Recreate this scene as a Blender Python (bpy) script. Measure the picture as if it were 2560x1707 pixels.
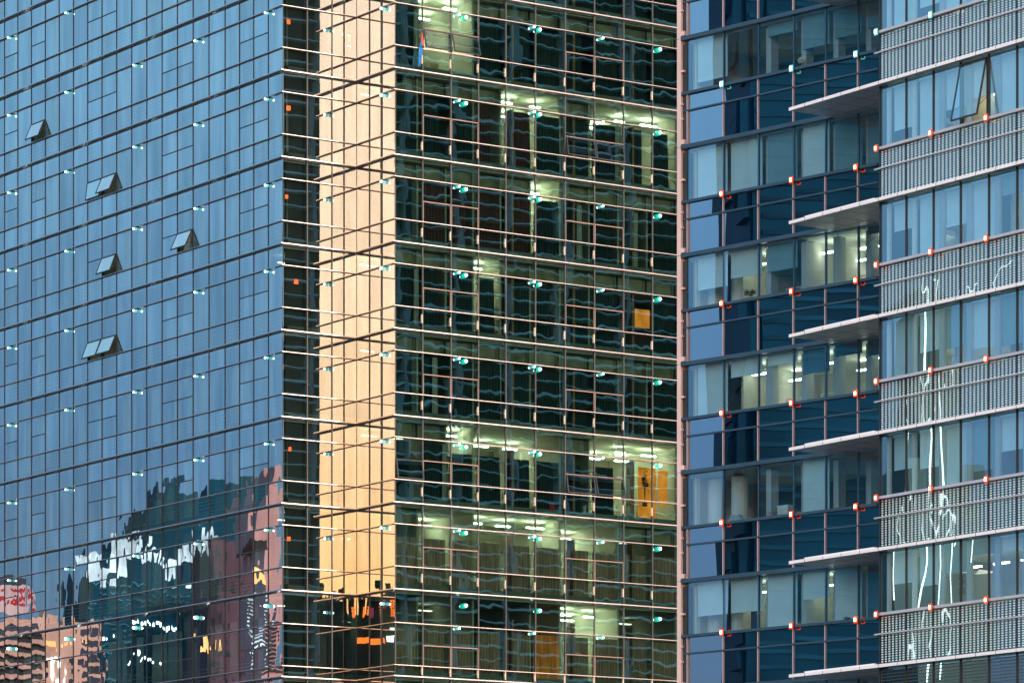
import bpy, math, random
from math import sin, cos, tan, radians, atan2, sqrt, pi
from mathutils import Vector

random.seed(7)
for o in list(bpy.data.objects):
    bpy.data.objects.remove(o, do_unlink=True)
scene = bpy.context.scene
COL = scene.collection

# ------------------------------------------------------------------ camera
FPX, YH, W, HGT, CAMZ = 10304.0, 2570.0, 2560.0, 1707.0, 1.7
cam_d = bpy.data.cameras.new("camera")
cam = bpy.data.objects.new("camera", cam_d)
COL.objects.link(cam)
cam.location = (0, 0, CAMZ)
cam.rotation_euler = (radians(90), 0, 0)
cam_d.sensor_width = 36.0
cam_d.lens = FPX / W * 36.0
cam_d.shift_y = (YH - HGT / 2) / W
cam_d.clip_start = 1.0
cam_d.clip_end = 6000
scene.camera = cam

# ------------------------------------------------------------------ world
SUN_AZ, SUN_EL = 127.0, 7.0          # azimuth from +Y (view direction) towards +X
world = bpy.data.worlds.new("World")
scene.world = world
world.use_nodes = True
wn = world.node_tree
wn.nodes.clear()
def wnode(t, **k):
    n = wn.nodes.new(t)
    for a, b in k.items(): setattr(n, a, b)
    return n
def wl(a, b): wn.links.new(a, b)
def wmath(op, a, b=None, c=None, clamp=False):
    n = wnode('ShaderNodeMath', operation=op, use_clamp=clamp)
    for i, v in enumerate((a, b, c)):
        if v is None: continue
        if isinstance(v, (int, float)): n.inputs[i].default_value = v
        else: wl(v, n.inputs[i])
    return n.outputs[0]
tc = wnode('ShaderNodeTexCoord')
nrm = wnode('ShaderNodeVectorMath', operation='NORMALIZE'); wl(tc.outputs['Generated'], nrm.inputs[0])
sep = wnode('ShaderNodeSeparateXYZ'); wl(nrm.outputs[0], sep.inputs[0])
hl = wmath('SQRT', wmath('ADD', wmath('MULTIPLY', sep.outputs[0], sep.outputs[0]), wmath('MULTIPLY', sep.outputs[1], sep.outputs[1])))
hl = wmath('MAXIMUM', hl, 0.001)
GAZ = radians(172)
dotg = wmath('DIVIDE', wmath('ADD', wmath('MULTIPLY', sep.outputs[0], sin(GAZ)), wmath('MULTIPLY', sep.outputs[1], cos(GAZ))), hl)
mr = wnode('ShaderNodeMapRange', interpolation_type='SMOOTHSTEP')
wl(dotg, mr.inputs[0]); mr.inputs[1].default_value = 0.02; mr.inputs[2].default_value = 0.94
elf = wnode('ShaderNodeMapRange', interpolation_type='SMOOTHSTEP')
wl(sep.outputs[2], elf.inputs[0]); elf.inputs[1].default_value = 0.90; elf.inputs[2].default_value = 0.30
goldf = wmath('MULTIPLY', mr.outputs[0], elf.outputs[0])
noi = wnode('ShaderNodeTexNoise'); noi.inputs['Scale'].default_value = 5.0; noi.inputs['Detail'].default_value = 3
mp = wnode('ShaderNodeMapping'); mp.inputs['Scale'].default_value = (1, 1, 5)
wl(nrm.outputs[0], mp.inputs[0]); wl(mp.outputs[0], noi.inputs['Vector'])
zz = wmath('ADD', sep.outputs[2], wmath('MULTIPLY', wmath('SUBTRACT', noi.outputs[0], 0.5), 0.05))
def ramp(stops, fac):
    r = wnode('ShaderNodeValToRGB')
    e = r.color_ramp.elements
    while len(e) > 1: e.remove(e[-1])
    e[0].position = stops[0][0]; e[0].color = (*stops[0][1], 1)
    for p, c in stops[1:]:
        x = e.new(p); x.color = (*c, 1)
    wl(fac, r.inputs[0])
    return r.outputs[0]
zf = wmath('MULTIPLY', zz, 2.0, clamp=True)
blue = ramp([(0.0, (.17, .17, .24)), (0.14, (.105, .180, .29)), (0.28, (.098, .215, .385)), (0.46, (.170, .365, .57)), (0.75, (.17, .36, .50)), (1.0, (.22, .38, .54))], zf)
gold = ramp([(0.0, (.85, .34, .16)), (0.16, (1.0, .42, .12)), (0.24, (1.0, .50, .22)), (0.34, (.98, .575, .36)), (0.48, (.97, .61, .43)), (0.8, (.62, .50, .46)), (1.0, (.40, .42, .50))], zf)
mul = wnode('ShaderNodeVectorMath', operation='SCALE'); wl(gold, mul.inputs[0]); mul.inputs['Scale'].default_value = 4.9
mulb = wnode('ShaderNodeVectorMath', operation='SCALE'); wl(blue, mulb.inputs[0]); mulb.inputs['Scale'].default_value = 1.75
mx = wnode('ShaderNodeMix', data_type='RGBA')
wl(goldf, mx.inputs['Factor']); wl(mulb.outputs[0], mx.inputs[6]); wl(mul.outputs[0], mx.inputs[7])
bell = wmath('MULTIPLY', wmath('MULTIPLY', mr.outputs[0], wmath('SUBTRACT', 1.0, mr.outputs[0])), 4.0)  # added pale sky band, there to brighten canopies and dotted panels
bs_ = wnode('ShaderNodeVectorMath', operation='SCALE'); bs_.inputs[0].default_value = (.98, 1.42, 1.56); wl(bell, bs_.inputs['Scale'])
bad = wnode('ShaderNodeVectorMath', operation='ADD'); wl(mx.outputs[2], bad.inputs[0]); wl(bs_.outputs[0], bad.inputs[1])
sky = wnode('ShaderNodeTexSky', sky_type='NISHITA', sun_disc=False)
sky.sun_elevation = radians(SUN_EL); sky.sun_rotation = radians(SUN_AZ)
bg1 = wnode('ShaderNodeBackground'); wl(sky.outputs[0], bg1.inputs[0]); bg1.inputs[1].default_value = 0.012
bg2 = wnode('ShaderNodeBackground'); wl(bad.outputs[0], bg2.inputs[0]); bg2.inputs[1].default_value = 1.0
ad = wnode('ShaderNodeAddShader'); wl(bg1.outputs[0], ad.inputs[0]); wl(bg2.outputs[0], ad.inputs[1])
wo = wnode('ShaderNodeOutputWorld'); wl(ad.outputs[0], wo.inputs[0])

# ------------------------------------------------------------------ sun
sd = bpy.data.lights.new("sun", 'SUN'); sd.energy = 3.6; sd.angle = radians(5); sd.color = (1.0, .76, .62)
sun = bpy.data.objects.new("sun", sd); COL.objects.link(sun)
sv = Vector((sin(radians(SUN_AZ)) * cos(radians(SUN_EL)), cos(radians(SUN_AZ)) * cos(radians(SUN_EL)), sin(radians(SUN_EL))))
sun.rotation_euler = (-sv).to_track_quat('-Z', 'Y').to_euler()
sun.location = (120, -120, 150)

scene.view_settings.view_transform = 'Standard'
scene.view_settings.look = 'None'
scene.view_settings.gamma = 1
scene.view_settings.exposure = 0.0
scene.render.engine = 'CYCLES'
cy = scene.cycles
cy.use_denoising = True
cy.max_bounces = 8; cy.glossy_bounces = 5; cy.transmission_bounces = 4; cy.transparent_max_bounces = 12; cy.diffuse_bounces = 3
cy.sample_clamp_indirect = 20; cy.caustics_reflective = False; cy.caustics_refractive = False

# ------------------------------------------------------------------ materials
MATS = {}
class NT:
    def __init__(s, name):
        s.m = bpy.data.materials.new(name); s.m.use_nodes = True
        s.t = s.m.node_tree; s.t.nodes.clear()
        s.out = s.n('ShaderNodeOutputMaterial')
    def n(s, t, **k):
        x = s.t.nodes.new(t)
        for a, b in k.items(): setattr(x, a, b)
        return x
    def l(s, a, b): s.t.links.new(a, b)
    def math(s, op, a, b=None, clamp=False):
        x = s.n('ShaderNodeMath', operation=op, use_clamp=clamp)
        for i, v in enumerate((a, b)):
            if v is None: continue
            if isinstance(v, (int, float)): x.inputs[i].default_value = v
            else: s.l(v, x.inputs[i])
        return x.outputs[0]
    def noise(s, scale, detail=3, vec=(1, 1, 1), island=0.0, rough=.5, coord='Object'):
        tc = s.n('ShaderNodeTexCoord'); m = s.n('ShaderNodeMapping'); m.inputs['Scale'].default_value = vec
        s.l(tc.outputs[coord], m.inputs[0])
        x = s.n('ShaderNodeTexNoise', noise_dimensions='4D'); x.inputs['Scale'].default_value = scale; x.inputs['Detail'].default_value = detail
        x.inputs['Roughness'].default_value = rough
        s.l(m.outputs[0], x.inputs['Vector'])
        if island:
            g = s.n('ShaderNodeNewGeometry')
            s.l(s.math('MULTIPLY', g.outputs['Random Per Island'], island), x.inputs['W'])
        return x.outputs[0]
    def mixc(s, f, a, b):
        x = s.n('ShaderNodeMix', data_type='RGBA')
        if isinstance(f, (int, float)): x.inputs[0].default_value = f
        else: s.l(f, x.inputs[0])
        for i, v in ((6, a), (7, b)):
            if isinstance(v, tuple): x.inputs[i].default_value = (*v, 1)
            else: s.l(v, x.inputs[i])
        return x.outputs[2]

def pbr(name, col, rough=.6, metal=0.0, var=.25, scale=1.2, vec=(1, 1, 1), spec=.4, island=0.0, bump=0.0):
    if name in MATS: return MATS[name]
    t = NT(name)
    b = t.n('ShaderNodeBsdfPrincipled')
    f = t.noise(scale, 4, vec, island)
    lo = tuple(c * (1 - var) for c in col); hi = tuple(min(1, c * (1 + var)) for c in col)
    r = t.n('ShaderNodeMapRange'); t.l(f, r.inputs[0]); r.inputs[1].default_value = .3; r.inputs[2].default_value = .7
    t.l(t.mixc(r.outputs[0], lo, hi), b.inputs['Base Color'])
    b.inputs['Roughness'].default_value = rough; b.inputs['Metallic'].default_value = metal
    b.inputs['Specular IOR Level'].default_value = spec
    if bump:
        bn = t.n('ShaderNodeBump'); bn.inputs['Distance'].default_value = bump; t.l(f, bn.inputs['Height']); t.l(bn.outputs[0], b.inputs['Normal'])
    t.l(b.outputs[0], t.out.inputs[0])
    MATS[name] = t.m
    return t.m

def emit(name, col, s, var=0.0, scale=3.0, vec=(1, 1, 1)):
    if name in MATS: return MATS[name]
    t = NT(name)
    e = t.n('ShaderNodeEmission'); e.inputs[1].default_value = s
    if var:
        f = t.noise(scale, 3, vec)
        q_ = t.n('ShaderNodeMapRange'); t.l(f, q_.inputs[0]); q_.inputs[1].default_value = .3; q_.inputs[2].default_value = .7; f = q_.outputs[0]
        t.l(t.mixc(f, tuple(c * (1 - var) for c in col), tuple(c * (1 + var) for c in col)), e.inputs[0])
    else: e.inputs[0].default_value = (*col, 1)
    t.l(e.outputs[0], t.out.inputs[0])
    MATS[name] = t.m
    return t.m

def glass(name, refl, tint, trans, wave, wscale=.55, wvec=(1, 1, .55), dirt=.12, fine=0.0, tone=(.93, 1.04), frit=None, rough=0.0, grazing=.25):
    """coated facade glass: mirror layer over tinted see-through glass, gently wavy, each pane its own"""
    t = NT(name)
    h1 = t.noise(wscale, 2.0, wvec, island=40.0, rough=.45)
    bn = t.n('ShaderNodeBump'); bn.inputs['Strength'].default_value = 1.0; bn.inputs['Distance'].default_value = wave
    t.l(h1, bn.inputs['Height'])
    nrm = bn.outputs[0]
    if fine:
        h2 = t.noise(wscale * 3.2, 1.0, wvec, island=90.0)
        b2 = t.n('ShaderNodeBump'); b2.inputs['Distance'].default_value = fine
        t.l(h2, b2.inputs['Height']); t.l(bn.outputs[0], b2.inputs['Normal']); nrm = b2.outputs[0]
    gl = t.n('ShaderNodeBsdfGlossy'); gl.inputs['Roughness'].default_value = rough
    gv = t.n('ShaderNodeNewGeometry')
    rv = t.n('ShaderNodeMapRange'); t.l(gv.outputs['Random Per Island'], rv.inputs[0]); rv.inputs[3].default_value = tone[0]; rv.inputs[4].default_value = tone[1]
    tm = t.n('ShaderNodeVectorMath', operation='SCALE'); tm.inputs[0].default_value = tint; t.l(rv.outputs[0], tm.inputs['Scale'])
    sk = t.noise(1.6, 3, (1, 1, .12), island=25); sm = t.n('ShaderNodeMapRange'); t.l(sk, sm.inputs[0]); sm.inputs[1].default_value = .3; sm.inputs[2].default_value = .7; sm.inputs[3].default_value = 1.0 - dirt * .35; sm.inputs[4].default_value = 1.0
    ts = t.n('ShaderNodeVectorMath', operation='SCALE'); t.l(tm.outputs[0], ts.inputs[0]); t.l(sm.outputs[0], ts.inputs['Scale'])
    t.l(ts.outputs[0], gl.inputs['Color'])
    t.l(nrm, gl.inputs['Normal'])
    tr = t.n('ShaderNodeBsdfTransparent')
    dn = t.noise(.8, 5, (1, 1, .25), island=10)
    dm = t.n('ShaderNodeMapRange'); t.l(dn, dm.inputs[0]); dm.inputs[1].default_value = .55; dm.inputs[2].default_value = .8
    t.l(t.mixc(t.math('MULTIPLY', dm.outputs[0], dirt), trans, tuple(c * .5 for c in trans)), tr.inputs[0])
    lw = t.n('ShaderNodeLayerWeight'); lw.inputs[0].default_value = .5
    fac = t.math('ADD', t.math('MULTIPLY', lw.outputs['Facing'], grazing), refl, clamp=True)
    mixs = t.n('ShaderNodeMixShader'); t.l(fac, mixs.inputs[0]); t.l(tr.outputs[0], mixs.inputs[1]); t.l(gl.outputs[0], mixs.inputs[2])
    if frit:                      # printed ceramic dots, from the UV map (1 unit = 1 dot cell)
        uv = t.n('ShaderNodeUVMap'); sp = t.n('ShaderNodeSeparateXYZ'); t.l(uv.outputs[0], sp.inputs[0])
        fx = t.math('FRACT', sp.outputs[0]); fy = t.math('FRACT', sp.outputs[1])
        inx = t.math('LESS_THAN', t.math('ABSOLUTE', t.math('SUBTRACT', fx, .5)), .26)
        iny = t.math('LESS_THAN', t.math('ABSOLUTE', t.math('SUBTRACT', fy, .5)), .27)
        df = t.n('ShaderNodeBsdfDiffuse'); df.inputs[0].default_value = (*frit, 1)
        m2 = t.n('ShaderNodeMixShader'); t.l(t.math('MULTIPLY', t.math('MULTIPLY', inx, iny), .9), m2.inputs[0])
        t.l(mixs.outputs[0], m2.inputs[1]); t.l(df.outputs[0], m2.inputs[2]); t.l(m2.outputs[0], t.out.inputs[0])
    else:
        t.l(mixs.outputs[0], t.out.inputs[0])
    MATS[name] = t.m
    return t.m

G_TOWER = glass('tower_glass', .44, (.70, .98, .94), (.42, .63, .57), .0030, wscale=.42, wvec=(1, 1, .6), fine=.0007, grazing=.40)
G_LEFT = glass('tower_left_glass', .42, (.88, .97, 1.0), (.50, .70, .66), .0052, wscale=.42, wvec=(1, 1, .6), fine=.0014, grazing=.40, dirt=.7, tone=(.84, 1.06))
G_TOWER2 = glass('tower_return_glass', .44, (.90, .99, 1.0), (.50, .66, .62), .0016, wscale=.42, wvec=(1, 1, .6), fine=0.0, tone=(.91, 1.04), dirt=.4, grazing=.40)
G_OPEN = glass('tower_sash_glass', .55, (.95, 1.0, 1.0), (.45, .62, .56), .0012, grazing=.3)
G_BLUE = glass('office_glass', .28, (.75, .93, 1.0), (.66, .87, .95), .0026, wscale=.4, wvec=(1, 1, .35), grazing=.22)
G_BSP = glass('office_spandrel_glass', .48, (.80, .90, 1.0), (.35, .5, .6), .0030, wscale=.35, wvec=(1, 1, .35), grazing=.15)
G_FRIT = glass('printed_glass', .13, (.8, .95, 1.0), (.55, .72, .72), .0026, wscale=.8, frit=(.76, .93, .93), grazing=.12)
G_CITY = glass('city_glass', .5, (.8, .9, 1), (.1, .15, .2), .01)

M_LEDGE = pbr('tower_ledge_metal', (.56, .50, .49), .25, 1.0, .10, 1.5, spec=.5)
M_MULL = pbr('dark_mullion_metal', (.035, .045, .05), .45, .3, .2)
M_MULLW = pbr('bronze_sash_frame', (.20, .13, .11), .4, .4, .2)
M_SLAB = pbr('concrete_slab', (.32, .32, .30), .85, 0, .2)
M_CEIL = pbr('white_ceiling', (.80, .80, .68), .9, 0, .06)
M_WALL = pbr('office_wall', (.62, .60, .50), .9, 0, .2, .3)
M_DWALL = pbr('dim_room_wall', (.10, .11, .11), .9, 0, .3, .4)  # darker wall copy for dim rooms, their shade put into the colour
M_BULK = pbr('stained_bulkhead', (.46, .42, .32), .9, 0, .45, 1.3)
M_SILL = pbr('grey_sill_panel', (.24, .27, .26), .7, 0, .2)
M_CUR = pbr('teal_curtain', (.045, .075, .07), .95, 0, .4, 2.5, (3, 3, .3))
M_CURB = pbr('brown_curtain', (.62, .42, .31), .95, 0, .4, 2.5, (3, 3, .3))
M_CURR = pbr('red_curtain', (.15, .065, .055), .95, 0, .4, 2.5, (3, 3, .3))
M_CURW = pbr('pale_curtain', (.62, .62, .58), .95, 0, .15, 2.5, (3, 3, .3))
M_CURO = emit('backlit_glow_curtain', (.80, .26, .04), .75, .6, 2.4, (3, 3, .25))  # light from behind brown cloth put into the material as orange glow
M_LITY = emit('amber_window_glow', (1.0, .28, .025), 2.2, .45, 1.6, (1, 1, .6))
M_WOOD = pbr('wood_column_cladding', (.42, .24, .14), .6, 0, .2)
M_BODY = pbr('tower_back_cladding', (.20, .22, .24), .7, 0, .2)
M_ROOF = pbr('roof_membrane', (.15, .15, .15), .9, 0, .2)
M_CREAM = pbr('cream_clip', (.75, .66, .52), .5, 0, .1)
E_STRIP = emit('ceiling_strip', (1.0, .93, .66), 75)
E_STRIPO = emit('office_ceiling_strip', (1.0, .95, .72), 14)
E_STRIPD = emit('dim_ceiling_strip', (1.0, .92, .65), 7)
E_WHITE = emit('lamp_white', (.92, 1.0, 1.0), 9)
E_TEAL = emit('teal_halo', (.02, .72, .52), 1.1)
E_CYAN = emit('cyan_halo', (.25, .9, .9), 1.0)
E_ORANGE = emit('orange_halo', (1.0, .06, .01), 1.6)
E_ORB = emit('orange_lamp_standin', (1.0, .12, .02), 4)
E_CORE = emit('lamp_warm_core', (1.0, .72, .45), 7)

M_BLEDGE = pbr('navy_ledge_metal', (.035, .085, .13), .4, .3, .12)
M_BFIN = pbr('pale_fin_metal', (.46, .40, .44), .5, .1, .08)
M_PINK = pbr('pale_edge_cladding', (.72, .56, .52), .6, 0, .10, .6)
M_CANW = pbr('white_canopy_edge', (.90, .90, .91), .5, 0, .05)
M_CANS = pbr('canopy_soffit_panel', (.52, .52, .56), .45, .3, .08)
M_FLEDGE = pbr('grey_ledge_metal', (.52, .54, .58), .45, .2, .08)
M_BLIND = pbr('roller_blind_fabric', (.74, .90, .92), .9, 0, .06)
M_BLINDG = pbr('grey_roller_blind_fabric', (.24, .40, .45), .9, 0, .08)
M_BLINDD = pbr('dark_blue_blind_fabric', (.08, .20, .30), .9, 0, .1)
M_BACKP = pbr('navy_back_panel', (.02, .07, .11), .7, 0, .2)
M_FBACK = pbr('teal_back_panel', (.09, .19, .20), .7, 0, .2)
M_COLW = pbr('white_column_paint', (.84, .86, .82), .8, 0, .04)
M_COLG = pbr('grey_column_paint', (.50, .55, .57), .8, 0, .08)
M_LOUV = pbr('dark_louver', (.07, .075, .075), .6, .2, .3)

# ------------------------------------------------------------------ mesh helper
class Root: pass
def tag(o, label=None, cat=None, group=None, kind=None):
    if label: o['label'] = label
    if cat: o['category'] = cat
    if group: o['group'] = group
    if kind: o['kind'] = kind
    return o
def empty(name, loc, label, cat, group=None):
    o = bpy.data.objects.new(name, None); COL.objects.link(o)
    o.location = loc; o.empty_display_size = 1
    bpy.context.view_layer.update() if False else None
    return tag(o, label, cat, group)

class MB:
    def __init__(s, tf=None): s.v = []; s.f = []; s.uv = {}; s.tf = tf; s.mi = []; s.cur = 0
    def quad(s, pts, uv=None):
        i = len(s.v); s.v += [tuple(p) for p in pts]; s.f.append(tuple(range(i, i + len(pts)))); s.mi.append(s.cur)
        if uv: s.uv[len(s.f) - 1] = uv
        return s
    def hexa(s, p):      # 8 points: bottom ring 0-3, top ring 4-7
        i = len(s.v); s.v += [tuple(q) for q in p]
        for a in ((3, 2, 1, 0), (4, 5, 6, 7), (0, 1, 5, 4), (1, 2, 6, 5), (2, 3, 7, 6), (3, 0, 4, 7)):
            s.f.append(tuple(i + k for k in a)); s.mi.append(s.cur)
        return s
    def prism(s, ring, z0, z1):
        n = len(ring); i = len(s.v)
        s.v += [(x, y, z0) for x, y in ring] + [(x, y, z1) for x, y in ring]
        s.f.append(tuple(i + n - 1 - k for k in range(n))); s.f.append(tuple(i + n + k for k in range(n))); s.mi += [s.cur] * 2
        for k in range(n):
            a = (k + 1) % n
            s.f.append((i + k, i + a, i + n + a, i + n + k)); s.mi.append(s.cur)
        return s
    def tube(s, pts, r, n=6):
        for a, b in zip(pts[:-1], pts[1:]):
            a = Vector(a); b = Vector(b); d = (b - a)
            if d.length < 1e-6: continue
            d.normalize(); up = Vector((0, 0, 1)) if abs(d.z) < .9 else Vector((1, 0, 0))
            e = d.cross(up).normalized(); g = d.cross(e)
            i = len(s.v)
            for p in (a, b):
                for k in range(n):
                    t = 2 * pi * k / n; q = p + e * (r * cos(t)) + g * (r * sin(t)); s.v.append(tuple(q))
            for k in range(n):
                m = (k + 1) % n; s.f.append((i + k, i + m, i + n + m, i + n + k)); s.mi.append(s.cur)
            s.f.append(tuple(i + k for k in range(n))[::-1]); s.f.append(tuple(i + n + k for k in range(n))); s.mi += [s.cur] * 2
        return s
    def ball(s, c, r, nu=10, nv=6, sq=(1, 1, 1)):
        i = len(s.v); c = Vector(c)
        for a in range(nv + 1):
            th = pi * a / nv
            for b in range(nu):
                ph = 2 * pi * b / nu
                s.v.append((c.x + r * sq[0] * sin(th) * cos(ph), c.y + r * sq[1] * sin(th) * sin(ph), c.z + r * sq[2] * cos(th)))
        for a in range(nv):
            for b in range(nu):
                m = (b + 1) % nu
                s.f.append((i + a * nu + b, i + (a + 1) * nu + b, i + (a + 1) * nu + m, i + a * nu + m)); s.mi.append(s.cur)
        return s
    def build(s, name, mat, parent=None, kind=None, label=None, cat=None, group=None, smooth=False, origin=None):
        vs = [s.tf(v) for v in s.v] if s.tf else s.v
        if parent is not None:
            off = Vector(parent.location)
            p = parent
            while p.parent is not None: p = p.parent; off += Vector(p.location)
        elif origin is not None: off = Vector(origin)
        else: off = Vector((0, 0, 0))
        me = bpy.data.meshes.new(name)
        me.from_pydata([(x - off.x, y - off.y, z - off.z) for x, y, z in vs], [], s.f)
        mats = mat if isinstance(mat, (list, tuple)) else [mat]
        for m in mats: me.materials.append(m)
        if len(mats) > 1:
            for p, k in zip(me.polygons, s.mi): p.material_index = k
        if s.uv:
            ul = me.uv_layers.new(name='UVMap')
            for fi, uv in s.uv.items():
                for li, c in zip(me.polygons[fi].loop_indices, uv): ul.data[li].uv = c
        if smooth:
            for p in me.polygons: p.use_smooth = True
        me.update()
        o = bpy.data.objects.new(name, me); COL.objects.link(o)
        if parent is not None: o.parent = parent
        else: o.location = off
        return tag(o, label, cat, group, kind)

# ------------------------------------------------------------------ facade frames
class Fr:
    """vertical facade plane: origin (x,y), d = direction to the right as seen, n = outward"""
    def __init__(s, p, az):
        s.p = Vector((p[0], p[1])); a = radians(az)
        s.d = Vector((sin(a), cos(a))); s.n = Vector((s.d.y, -s.d.x))
    def P(s, u, v, z): q = s.p + s.d * u + s.n * v; return (q.x, q.y, z)
    def u(s, px, v=0.0):
        t = (px - W / 2) / FPX; o = s.p + s.n * v
        return (t * o.y - o.x) / (s.d.x - t * s.d.y)
    def z(s, px, py, v=0.0):
        q = s.p + s.d * s.u(px, v) + s.n * v
        return CAMZ + (YH - py) / FPX * q.y
    def box(s, mb, u0, u1, v0, v1, z0, z1):
        mb.hexa([s.P(u0, v0, z0), s.P(u0, v1, z0), s.P(u1, v1, z0), s.P(u1, v0, z0),
                 s.P(u0, v0, z1), s.P(u0, v1, z1), s.P(u1, v1, z1), s.P(u1, v0, z1)]); return mb
    def pane(s, mb, u0, u1, v, z0, z1, jit=.0015, uv=None):
        j = [random.uniform(-jit, jit) for _ in range(4)]
        j[3] = j[0] + j[2] - j[1]
        mb.quad([s.P(u0, v + j[0], z0), s.P(u1, v + j[1], z0), s.P(u1, v + j[2], z1), s.P(u0, v + j[3], z1)], uv); return mb
    def mirror(s):
        def tf(v):
            q = Vector((v[0], v[1])) - s.p; k = q.dot(s.n)
            q = q - s.n * (2 * k) + s.p
            return (q.x, q.y, v[2])
        return tf
def at(px, py, Y):
    return Vector(((px - W / 2) / FPX * Y, Y, CAMZ + (YH - py) / FPX * Y))

AZ_L = 180 - math.degrees(math.atan((1280 + 5715) / FPX))       # direction to the right along left facade
AZ_R = AZ_L - 90                                               # along middle facade
Y707 = 4 * FPX / 216.2
C1 = at(707.3, 0, Y707); FL = Fr((C1.x, C1.y), AZ_L)
FA = Fr((C1.x, C1.y), AZ_R)
uA = FA.u(891.8); c2 = FA.P(uA, 0, 0)
FB = Fr((c2[0], c2[1]), AZ_L)
uB = FB.u(987.8); c3 = FB.P(uB, 0, 0)
FM = Fr((c3[0], c3[1]), AZ_R)
Z0 = FL.z(707.3, 178)
def zk(k): return Z0 - 4.0 * k
KS = range(-4, 8)
LAMP = {k: .98 for k in KS}; SILLH = {k: 2.93 for k in KS}
LAMP[6] = 1.53; SILLH[6] = 3.48
for k in (7,): LAMP[k] = 1.50; SILLH[k] = 3.3
ZBOT = zk(8)

# ------------------------------------------------------------------ ground
g = MB(); g.quad([(-1500, -1500, 0), (1500, -1500, 0), (1500, 1500, 0), (-1500, 1500, 0)])
g.build('ground', pbr('ground_paving', (.035, .037, .04), .9, 0, .3, .2), kind='structure')
g = MB(); g.quad([(-600, 60, .004), (600, 60, .004), (600, 74, .004), (-600, 74, .004)])
g.build('road', pbr('asphalt', (.05, .05, .05), .9, 0, .2, 2), kind='structure')

# ================================================================== GLASS TOWER
tower = empty('glass_tower', (c2[0], c2[1] + 12, 0), 'glass curtain wall tower with blue left face, golden notch and dark green right face', 'building')
mL = [11.6, 44.7, 78.7, 113.3, 148.2, 183.7, 219.2, 255, 291.7, 329.4, 367, 405.3, 443.6, 482.8, 522.6, 562.7, 598.8, 634.3, 671]
uL = [FL.u(x) for x in mL] + [0.0]
wl_ = uL[1] - uL[0]
for i in range(9): uL.insert(0, uL[0] - wl_)
NX = 9                                                         # extra columns left of the photo
uAc = [0, FA.u(768), FA.u(830), uA]
uBc = [0, FB.u(924), FB.u(955), uB]
mM = [1056.5, 1127.3, 1196, 1264.5, 1338.5, 1412.8, 1486, 1559, 1631, 1703]
uM = [0.0] + [FM.u(x) for x in mM]
wm = uM[-1] - uM[-2]
uM += [uM[-1] + wm, uM[-1] + 2 * wm]
ULF, UMF = uL[0], uM[-1]

# --- panes
TR_L = {0 + NX, 2 + NX, 6 + NX, 7 + NX, 11 + NX, 12 + NX, 16 + NX, 17 + NX}
TR_M = {1, 2, 6, 7}
OPEN = {('L', -1, 2 + NX): .36, ('L', 0, 7 + NX): .36, ('L', 0, 6 + NX): .12, ('L', 1, 12 + NX): .38, ('L', 1, 7 + NX): .34, ('L', 2, 6 + NX): .34, ('L', 2, 7 + NX): .36,
        ('M', -1, 1): .20, ('M', -1, 2): .22, ('M', 0, 6): .20, ('M', 0, 7): .15, ('M', 4, 6): .18, ('M', 4, 7): .22, ('M', 4, 0): .15}
windows, spans, lowers = [], [], []
def addp(lst, fr, u0, u1, z0, z1, mat, area): lst.append((area, fr, u0, u1, z0, z1, mat))
def facade(fr, us, code, mat, k0, scale):
    for i in range(len(us) - 1):
        a, b = us[i] + .02, us[i + 1] - .02
        for k in KS:
            zt, zl, zs, zb = zk(k), zk(k) - LAMP[k], zk(k) - SILLH[k], zk(k + 1)
            vis = scale if 0 <= k + 2 <= 8 else .1
            if code == 'L' and i < NX: vis = .01
            addp(spans, fr, a, b, zl + .03, zt - .05, mat, vis * (b - a))
            addp(lowers, fr, a, b, zb + .05, zs - .03, mat, vis * (b - a))
            tr = (code == 'L' and i in TR_L) or (code == 'M' and i in TR_M)
            if tr:
                zm = (zl + zs) / 2
                addp(windows, fr, a, b, zm + .02, zl - .03, mat, vis * (b - a))
                if (code, k, i) not in OPEN: addp(windows, fr, a, b, zs + .03, zm - .02, mat, vis * (b - a))
            else: addp(windows, fr, a, b, zs + .03, zl - .03, mat, vis * (b - a))
facade(FL, uL, 'L', G_LEFT, 0, .5)
facade(FA, uAc, 'A', G_TOWER2, 0, .8)
facade(FB, uBc, 'B', G_TOWER2, 0, .4)
facade(FM, uM, 'M', G_TOWER, 0, 1.0)
def emit_panes(lst, name, parent, limit=100, jit=.0015, v=0.0):
    lst.sort(key=lambda t: -t[0])
    rest = {}
    for n, (ar, fr, a, b, z0, z1, mat) in enumerate(lst):
        if n < limit:
            mb = MB(); fr.pane(mb, a, b, v, z0, z1, jit); mb.build(name, mat, parent)
        else:
            rest.setdefault(0, []).append((fr, a, b, z0, z1, mat))
    if rest:
        mb = MB(); ms = []
        for fr, a, b, z0, z1, mat in rest[0]:
            if mat not in ms: ms.append(mat)
            mb.cur = ms.index(mat); fr.pane(mb, a, b, v, z0, z1, jit)
        if len(ms) == 1: ms = ms[0]
        mb.build(name, ms, parent, kind='stuff')
emit_panes(windows, 'window', tower)
emit_panes(spans, 'transom_window', tower)
emit_panes(lowers, 'low_window', tower)

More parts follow.
